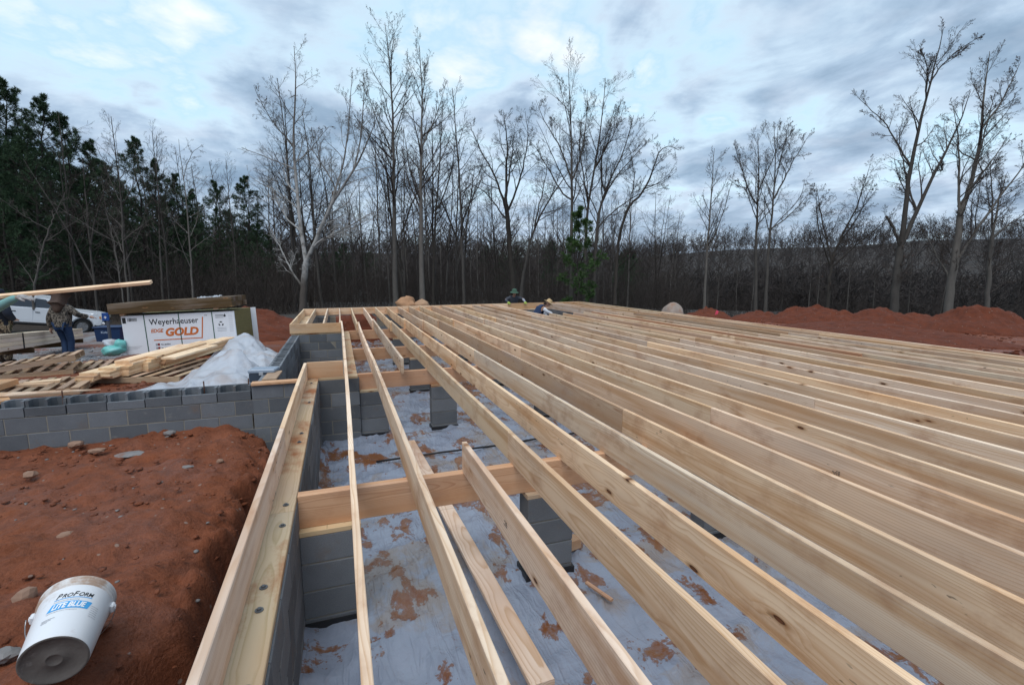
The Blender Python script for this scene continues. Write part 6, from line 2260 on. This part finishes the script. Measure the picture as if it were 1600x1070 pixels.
     [([(-12.015, 41.454, -1.778), (-12.015, 41.454, -0.978), (-11.986, 42.079, 3.132), (-11.924, 42.658, 7.014), (-11.858, 43.249, 10.987)], 0.14, 0.016), ([(-11.951, 42.448, 5.598), (-12.838, 43.117, 7.882), (-13.03, 43.538, 10.165)], 0.05, 0.012)],
     SAPL, BARK_GREY, TWIG, 3, 0),
    ('bare_tree', 'straight thin pale tree right above the timber stack with a wide twiggy top',
     [([(-9.644, 39.549, -1.715), (-9.644, 39.549, -0.915), (-9.711, 40.554, 5.429), (-9.935, 41.121, 8.578), (-10.054, 41.452, 10.442)], 0.13, 0.016), ([(-9.884, 41.0, 7.913), (-9.215, 41.003, 9.465), (-8.429, 40.806, 9.997)], 0.045, 0.012)],
     SAPL, BARK_PALE, TWIG_PALE, 3, 0),
    ('bare_tree', 'short pale sapling crossing the slender tree at the left',
     [([(-12.953, 37.537, -1.52), (-12.953, 37.537, -0.72), (-13.173, 37.891, 1.06), (-13.392, 38.369, 3.649), (-13.782, 38.733, 5.105)], 0.08, 0.014)],
     SAPL, BARK_PALE, TWIG_PALE, 2, 0),
]
for nm, lab, leaders, style, bark, twig, lod, leaf in TALL:
    s = zlib.crc32(lab.encode()) % 9973
    ld2 = attach(leaders, s)
    sc = .58 if twig is TWIG_PALE or style is SAPL else .82
    ld2 = [(p, a * sc, max(.01, b * sc)) for p, a, b in ld2]
    make_tree(nm, lab, ld2, style, bark, twig, s, lod, leaf, 'bare trees along the edge of the clearing')

# a squirrel nest and dead leaf clumps in the sycamore
for (p, lab) in (((0.109, 37.258, 6.664), 'dark leaf nest in the fork of the big sycamore'),):
    me = rock_mesh((.24, .24, .2), 3, 2, .4)
    me.materials.append(LEAF_DEAD)
    o = link('leaf_nest', me)
    o.location = p
    tag(o, lab, 'nest')


# ------------------------------------------------------------------ background bare trees: eight grown once, then copied
def straight(H, lean=0.0, bend=0.0, seed=0):
    rs = random.Random(seed)
    a = rs.uniform(0, 6.28)
    dx, dy = math.cos(a), math.sin(a)
    pts = []
    for i in range(7):
        k = i / 6
        o = lean * H * k + bend * math.sin(k * 5.0 + seed) * .3
        pts.append((dx * o, dy * o, H * k))
    return pts


protos = []
for i in range(8):
    st = (POPLAR, SLIM, SLIM, MAPLE, SLIM, OAK, SAPL, SLIM)[i]
    H = 16.0
    lead = [(straight(H, .02 + .03 * (i % 3), .6, i), .105 if i != 5 else .14, .02)]
    if i in (3, 5):
        for k in range(2):
            b = .25 + .2 * k
            a = i + k * 2.6
            q = [(math.cos(a) * s * H * .22, math.sin(a) * s * H * .22, H * (b + (.95 - b) * s ** .85)) for s in np.linspace(0, 1, 6)]
            lead.append((q, .075, .015))
    protos.append(tree_geo(500 + i, lead, st, 2))
PM = []
for i, (tr, cr, _) in enumerate(protos):
    bk = (BARK_GREY, BARK_PALE, BARK_GREY, BARK_GREY, BARK_PALE, BARK_DARK, BARK_PALE, BARK_GREY)[i]
    a = mesh_np('trunk', tr[0], tr[1], bk, smooth=True)
    b = mesh_np('crown', cr[0], cr[1], TWIG, smooth=True)
    PM.append((a.data, b.data))
    bpy.data.objects.remove(a)
    bpy.data.objects.remove(b)


def bg_tree(x, y, H, k, wid, label, group, zoff=0.0):
    t = thing('bare_tree', label, 'tree', (x, y, gz(x, y) - .1 + zoff), random.uniform(0, 6.28), group)
    a, b = link('trunk', PM[k][0], t), link('crown', PM[k][1], t)
    s = H / 16.0
    t.scale = (s * wid, s * wid, s)
    return t


rb = random.Random(77)


def landmark(px):
    marks = [(-20, 'at the left edge'), (60, 'behind the white truck'), (150, 'above the walking woman'), (230, 'behind the left end of the timber stack'), (320, 'behind the right end of the timber stack'),
             (400, 'left of the sycamore'), (480, 'behind the sycamore trunk'), (560, 'between sycamore and tall poplar'), (630, 'behind the two tall poplars'), (700, 'right of the tall poplars'), (760, 'left of the dark oak'),
             (805, 'behind the green hatted worker'), (855, 'behind the straw hatted worker'), (905, 'behind the young green pine'), (965, 'behind the hooked tree'), (1050, 'behind the grey boulder'),
             (1110, 'near the slender pale tree'), (1190, 'behind the wooden stake pair of trees'), (1290, 'behind the low spreading tree'), (1400, 'behind the forked maple'), (1490, 'behind the big leaning maple'), (1590, 'at the right edge')]
    return min(marks, key=lambda m: abs(m[0] - px))[1]


def polar(px, d):
    """bearing from the house corner for a spread of trees, d metres out"""
    a = R(19.552) + math.atan((px - 800) / 758.4)
    k = d / math.cos(a - R(19.552))
    return math.sin(a) * k, math.cos(a) * k


for (p0, p1, d0, d1, h0, h1, n, lab) in [
        (-40, 430, 33, 60, 8, 15, 38, 'thin bare tree among the pines in the left woods'),
        (430, 760, 40, 66, 9, 19, 40, 'thin bare tree in the woods behind the sycamore and tall poplars'),
        (760, 1060, 44, 75, 8, 16, 42, 'thin bare tree in the woods behind the two far workers'),
        (1060, 1640, 42, 75, 5, 10.5, 24, 'thin bare tree on the slope behind the red dirt heaps')]:
    for i in range(n):
        px = p0 + (p1 - p0) * (i + rb.random()) / n
        d = d0 + (d1 - d0) * rb.random() ** .8
        x, y = polar(px, d)
        H = rb.uniform(h0, h1)
        k = rb.choice((0, 1, 1, 2, 2, 3, 4, 4, 5, 6, 7, 7))
        lab2 = '%s %s bare tree %s, %s' % ('tall' if H > (h0 + h1) / 2 else 'short', ('grey', 'pale', 'straight grey', 'forked grey', 'thin pale', 'dark crooked', 'pale twiggy', 'thin grey')[k], landmark(px), 'farther back' if d > (d0 + d1) / 2 else 'nearer')
        bg_tree(x, y, H, k, rb.uniform(.8, 1.25), lab2, 'thin bare trees in the woods')


# ------------------------------------------------------------------ pines
def pine_geo(seed, H, crown0, dens=1.0, wid=1.0, clump=.34, needles=13):
    rs = np.random.RandomState(seed)
    tpts = np.array([[math.sin(i * 1.3 + seed) * .05 * i / 3, math.cos(i * 1.7 + seed) * .05 * i / 3, H * i / 12] for i in range(13)])
    tr = tubes([(tpts[None], np.linspace(.017 * H * .62, .02, 13)[None], 7)])
    nb = int(46 * dens)
    t = crown0 + (1 - crown0) * (np.arange(nb) + rs.rand(nb)) / nb
    z = t * H
    k = (t - crown0) / (1 - crown0)
    prof = np.interp(k, [0, .12, .35, .7, .93, 1], [.45, .9, 1.0, .68, .26, .10])
    L = H * .155 * wid * prof * rs.uniform(.55, 1.2, nb) + .25
    az = np.arange(nb) * 2.4 + rs.rand(nb)
    elev = np.interp(k, [0, .5, 1], [-.10, .25, .95]) + rs.normal(size=nb) * .12
    S_ = np.stack([np.interp(z, tpts[:, 2], tpts[:, 0]), np.interp(z, tpts[:, 2], tpts[:, 1]), z], 1)
    D = np.stack([np.cos(az) * np.cos(elev), np.sin(az) * np.cos(elev), np.sin(elev)], 1)
    pts = [S_]
    for s in range(5):
        D = norm(D + np.array([0, 0, .07]) + rs.normal(size=D.shape) * .07)
        pts.append(pts[-1] + D * (L / 5)[:, None])
    P = np.stack(pts, 1)
    br = tubes([(P, np.linspace(1, .3, 6)[None] * (.012 + .011 * L)[:, None], 4)])
    P2, r2 = grow(rs, P, np.full(P.shape[:2], .02), 15, .18, 1.0, (25, 65), .30, 3, .08, .06)
    # needle clumps along and at the ends of the twigs
    C = np.concatenate([P2[:, -1], P2[:, 2], P[:, -1], P[:, -2], np.array([[tpts[-1, 0], tpts[-1, 1], H]])])
    Dr = np.concatenate([norm(P2[:, -1] - P2[:, -2]), norm(P2[:, 2] - P2[:, 1]), norm(P[:, -1] - P[:, -2]), norm(P[:, -2] - P[:, -3]), np.array([[0, 0, 1.]])])
    n = len(C)
    nn = needles
    d = norm(Dr[:, None] * .75 + rs.normal(size=(n, nn, 3)) * .62 + np.array([0, 0, .12]))
    ln = clump * rs.uniform(.6, 1.25, (n, nn, 1))
    wv = norm(np.cross(d, rs.normal(size=(n, nn, 3)))) * clump * .062
    c = C[:, None]
    V = np.stack([c - wv * .5, c + d * ln * .55 - wv, c + d * ln, c + d * ln * .55 + wv], 2).reshape(-1, 3)
    Q = np.arange(len(V)).reshape(-1, 4)
    return tr, br, (V, Q)


PINES = []
for i in range(6):
    tr, br, nd = pine_geo(900 + i, 16.0, (.38, .30, .45, .22, .34, .12)[i], (1.0, 1.15, .9, 1.2, 1.05, 1.3)[i], (1.0, 1.15, .85, 1.05, .95, 1.1)[i], .27, 12)
    a, b, c = mesh_np('trunk', tr[0], tr[1], BARK_DARK, smooth=True), mesh_np('branches', br[0], br[1], BARK_DARK), mesh_np('needles', nd[0], nd[1], NEEDLE)
    PINES.append((a.data, b.data, c.data))
    for o in (a, b, c):
        bpy.data.objects.remove(o)


def pine(x, y, H, k, wid, label, group):
    t = thing('pine_tree', label, 'tree', (x, y, gz(x, y) - .1), rb.uniform(0, 6.28), group)
    for nm, me in zip(('trunk', 'branches', 'crown'), PINES[k]):
        o = link(nm, me, t)
    s = H / 16.0
    t.scale = (s * wid, s * wid, s)
    return t


for (px, top, d, k, w, lab) in [
        (12, 138, 37, 0, 1.0, 'tall pine at the left edge, its top standing clear of the rest'),
        (50, 147, 39, 2, .95, 'tall narrow pine second from the left edge'),
        (-25, 150, 36, 1, 1.1, 'tall pine half cut off by the left edge'),
        (102, 176, 40, 1, 1.05, 'dense tall pine behind the pale leaning sapling'),
        (78, 215, 36, 3, 1.05, 'dense lower pine between the taller ones at the left'),
        (134, 202, 41, 3, 1.0, 'dense pine on the sloping top of the left woods'),
        (165, 236, 42, 4, 1.05, 'pine half way down the slope of the left woods'),
        (192, 268, 41, 1, 1.0, 'lower pine left of the pointed grey green one'),
        (236, 231, 43, 3, 1.0, 'pointed grey green pine standing apart near the middle of the left woods'),
        (262, 262, 44, 4, .95, 'pine leaning close to the pointed one on its right'),
        (292, 282, 45, 2, 1.0, 'small topped pine right of the pointed one'),
        (314, 305, 45, 4, 1.0, 'low pine at the right end of the dark pine mass'),
        (352, 292, 50, 2, 1.0, 'single pine with a tufted top left of the sycamore'),
        (398, 285, 52, 2, 1.15, 'broad topped pine just left of the sycamore'),
        (25, 250, 34, 5, 1.0, 'low branched pine near the truck')]:
    x, y = polar(px, d)
    H = 1.27 + (424 - top) / 758.4 * d - gz(x, y)
    pine(x, y, H, k, w, lab, 'pines of the left woods')
for i in range(30):
    px = -60 + 500 * (i + rb.random()) / 30
    d = rb.uniform(46, 66)
    x, y = polar(px, d)
    top = np.interp(px, [-60, 150, 300, 440], [215, 255, 330, 350]) + rb.uniform(-8, 40)
    H = 1.27 + (424 - top) / 758.4 * d - gz(x, y)
    pine(x, y, H, rb.choice((1, 3, 5, 5)), rb.uniform(1.0, 1.4), '%s dark pine in left woods %s, %s' % ('broad' if i % 2 else 'narrow', landmark(px), 'taller' if H > 13 else 'shorter'), 'dark pines deep in the left woods')
for i in range(14):
    px = rb.uniform(440, 1000)
    d = rb.uniform(70, 92)
    x, y = polar(px, d)
    top = rb.uniform(375, 405)
    H = max(5, 1.27 + (424 - top) / 758.4 * d - gz(x, y))
    pine(x, y, H, rb.choice((1, 3, 5)), rb.uniform(1.0, 1.4), '%s far dark pine %s' % ('broad' if i % 2 else 'narrow', landmark(px)), 'dark pines far behind the bare trees')

# the young bright pine behind the far rim board
tr, br, nd = pine_geo(78, 8.4, .10, .48, 1.45, .29, 14)
x, y = polar(903, 38)
t = thing('young_pine', 'young bright green pine behind the straw hatted worker', 'tree', (x, y, gz(x, y)))
mesh_np('trunk', tr[0], tr[1], BARK_DARK, t, smooth=True)
mesh_np('branches', br[0], br[1], BARK_DARK, t)['kind'] = 'stuff'
mesh_np('crown', nd[0], nd[1], NEEDLE_YOUNG, t)


# ------------------------------------------------------------------ undergrowth and far forest
def undergrowth(name, n, p0, p1, d0, d1, h0, h1, seed, mat, rr=.016):
    rs = np.random.RandomState(seed)
    px = rs.uniform(p0, p1, n)
    d = rs.uniform(d0, d1, n)
    a = R(19.552) + np.arctan((px - 800) / 758.4)
    k = d / np.cos(a - R(19.552))
    X, Y = np.sin(a) * k, np.cos(a) * k
    Z = ground_z(X, Y) - .1
    H = rs.uniform(h0, h1, n) * rs.uniform(.6, 1, n)
    D = norm(np.stack([rs.normal(size=n) * .28, rs.normal(size=n) * .28, np.ones(n)], 1))
    pts = [np.stack([X, Y, Z], 1)]
    for s in range(5):
        D = norm(D + rs.normal(size=(n, 3)) * .13)
        pts.append(pts[-1] + D * (H / 5)[:, None])
    P = np.stack(pts, 1)
    r = np.linspace(1, .35, 6)[None] * (rr * rs.uniform(.6, 1.5, n))[:, None]
    P2, r2 = grow(rs, P, r, 6, .2, 1.0, (25, 70), .38, 3, .14, .05, minr=.006)
    P3, r3 = grow(rs, P2, r2, 2, .2, 1.0, (25, 70), .5, 2, .14, .03, minr=.006)
    V, Q = tubes([(P, r, 3), (P2, r2, 3), (P3, r3, 3)])
    o = mesh_np(name, V, Q, mat)
    o['kind'] = 'stuff'


undergrowth('undergrowth', 2200, -60, 460, 34, 62, 2.5, 7.5, 1, BRUSH, .017)
undergrowth('undergrowth', 2800, 430, 1080, 40, 75, 2.0, 7.0, 2, BRUSH, .016)
undergrowth('undergrowth', 2000, 1060, 1680, 42, 100, 1.2, 4.2, 3, BRUSH, .016)


def far_forest(name, n, r0, r1, az0, az1, h0, h1, seed, mat, skip_field=True):
    """wood on the far hills: bare crowns, each a spindle of branches round a trunk"""
    rs = np.random.RandomState(seed)
    a = np.radians(rs.uniform(az0, az1, n))
    r = np.sqrt(rs.uniform(r0 ** 2, r1 ** 2, n))
    X, Y = np.sin(a) * r, np.cos(a) * r
    Z = ground_z(X, Y)
    H = rs.uniform(h0, h1, n)
    P = np.stack([np.stack([X + rs.normal(size=n) * .3 * i, Y + rs.normal(size=n) * .2 * i, Z + H * i / 3 * .95], 1) for i in range(4)], 1)
    rad = np.linspace(1, .35, 4)[None] * (.0065 * H)[:, None]
    P2, r2 = grow(rs, P, rad, 20, .02, 1.0, (25, 70), .40, 3, .14, .05, minr=.03)
    r2[:] = np.maximum(r2, .04)
    P3, r3 = grow(rs, P2, r2, 3, .3, 1.0, (20, 60), .5, 2, .1, .05, minr=.03)
    r3[:] = np.maximum(r3, .035)
    V, Q = tubes([(P, rad, 3), (P2, r2, 3), (P3, r3, 3)])
    o = mesh_np(name, V, Q, mat)
    o['kind'] = 'stuff'


FARWOOD = bark_mat('far bare wood', (0.042, 0.036, 0.034), (0.092, 0.079, 0.074), .2)
far_forest('far_forest', 2000, 120, 330, -32, 75, 4, 13, 5, FARWOOD)
far_forest('far_forest', 900, 72, 125, 36, 72, 2.5, 6.5, 7, FARWOOD)
far_forest('far_forest', 420, 78, 105, -32, 36, 4, 14, 6, FARWOOD)
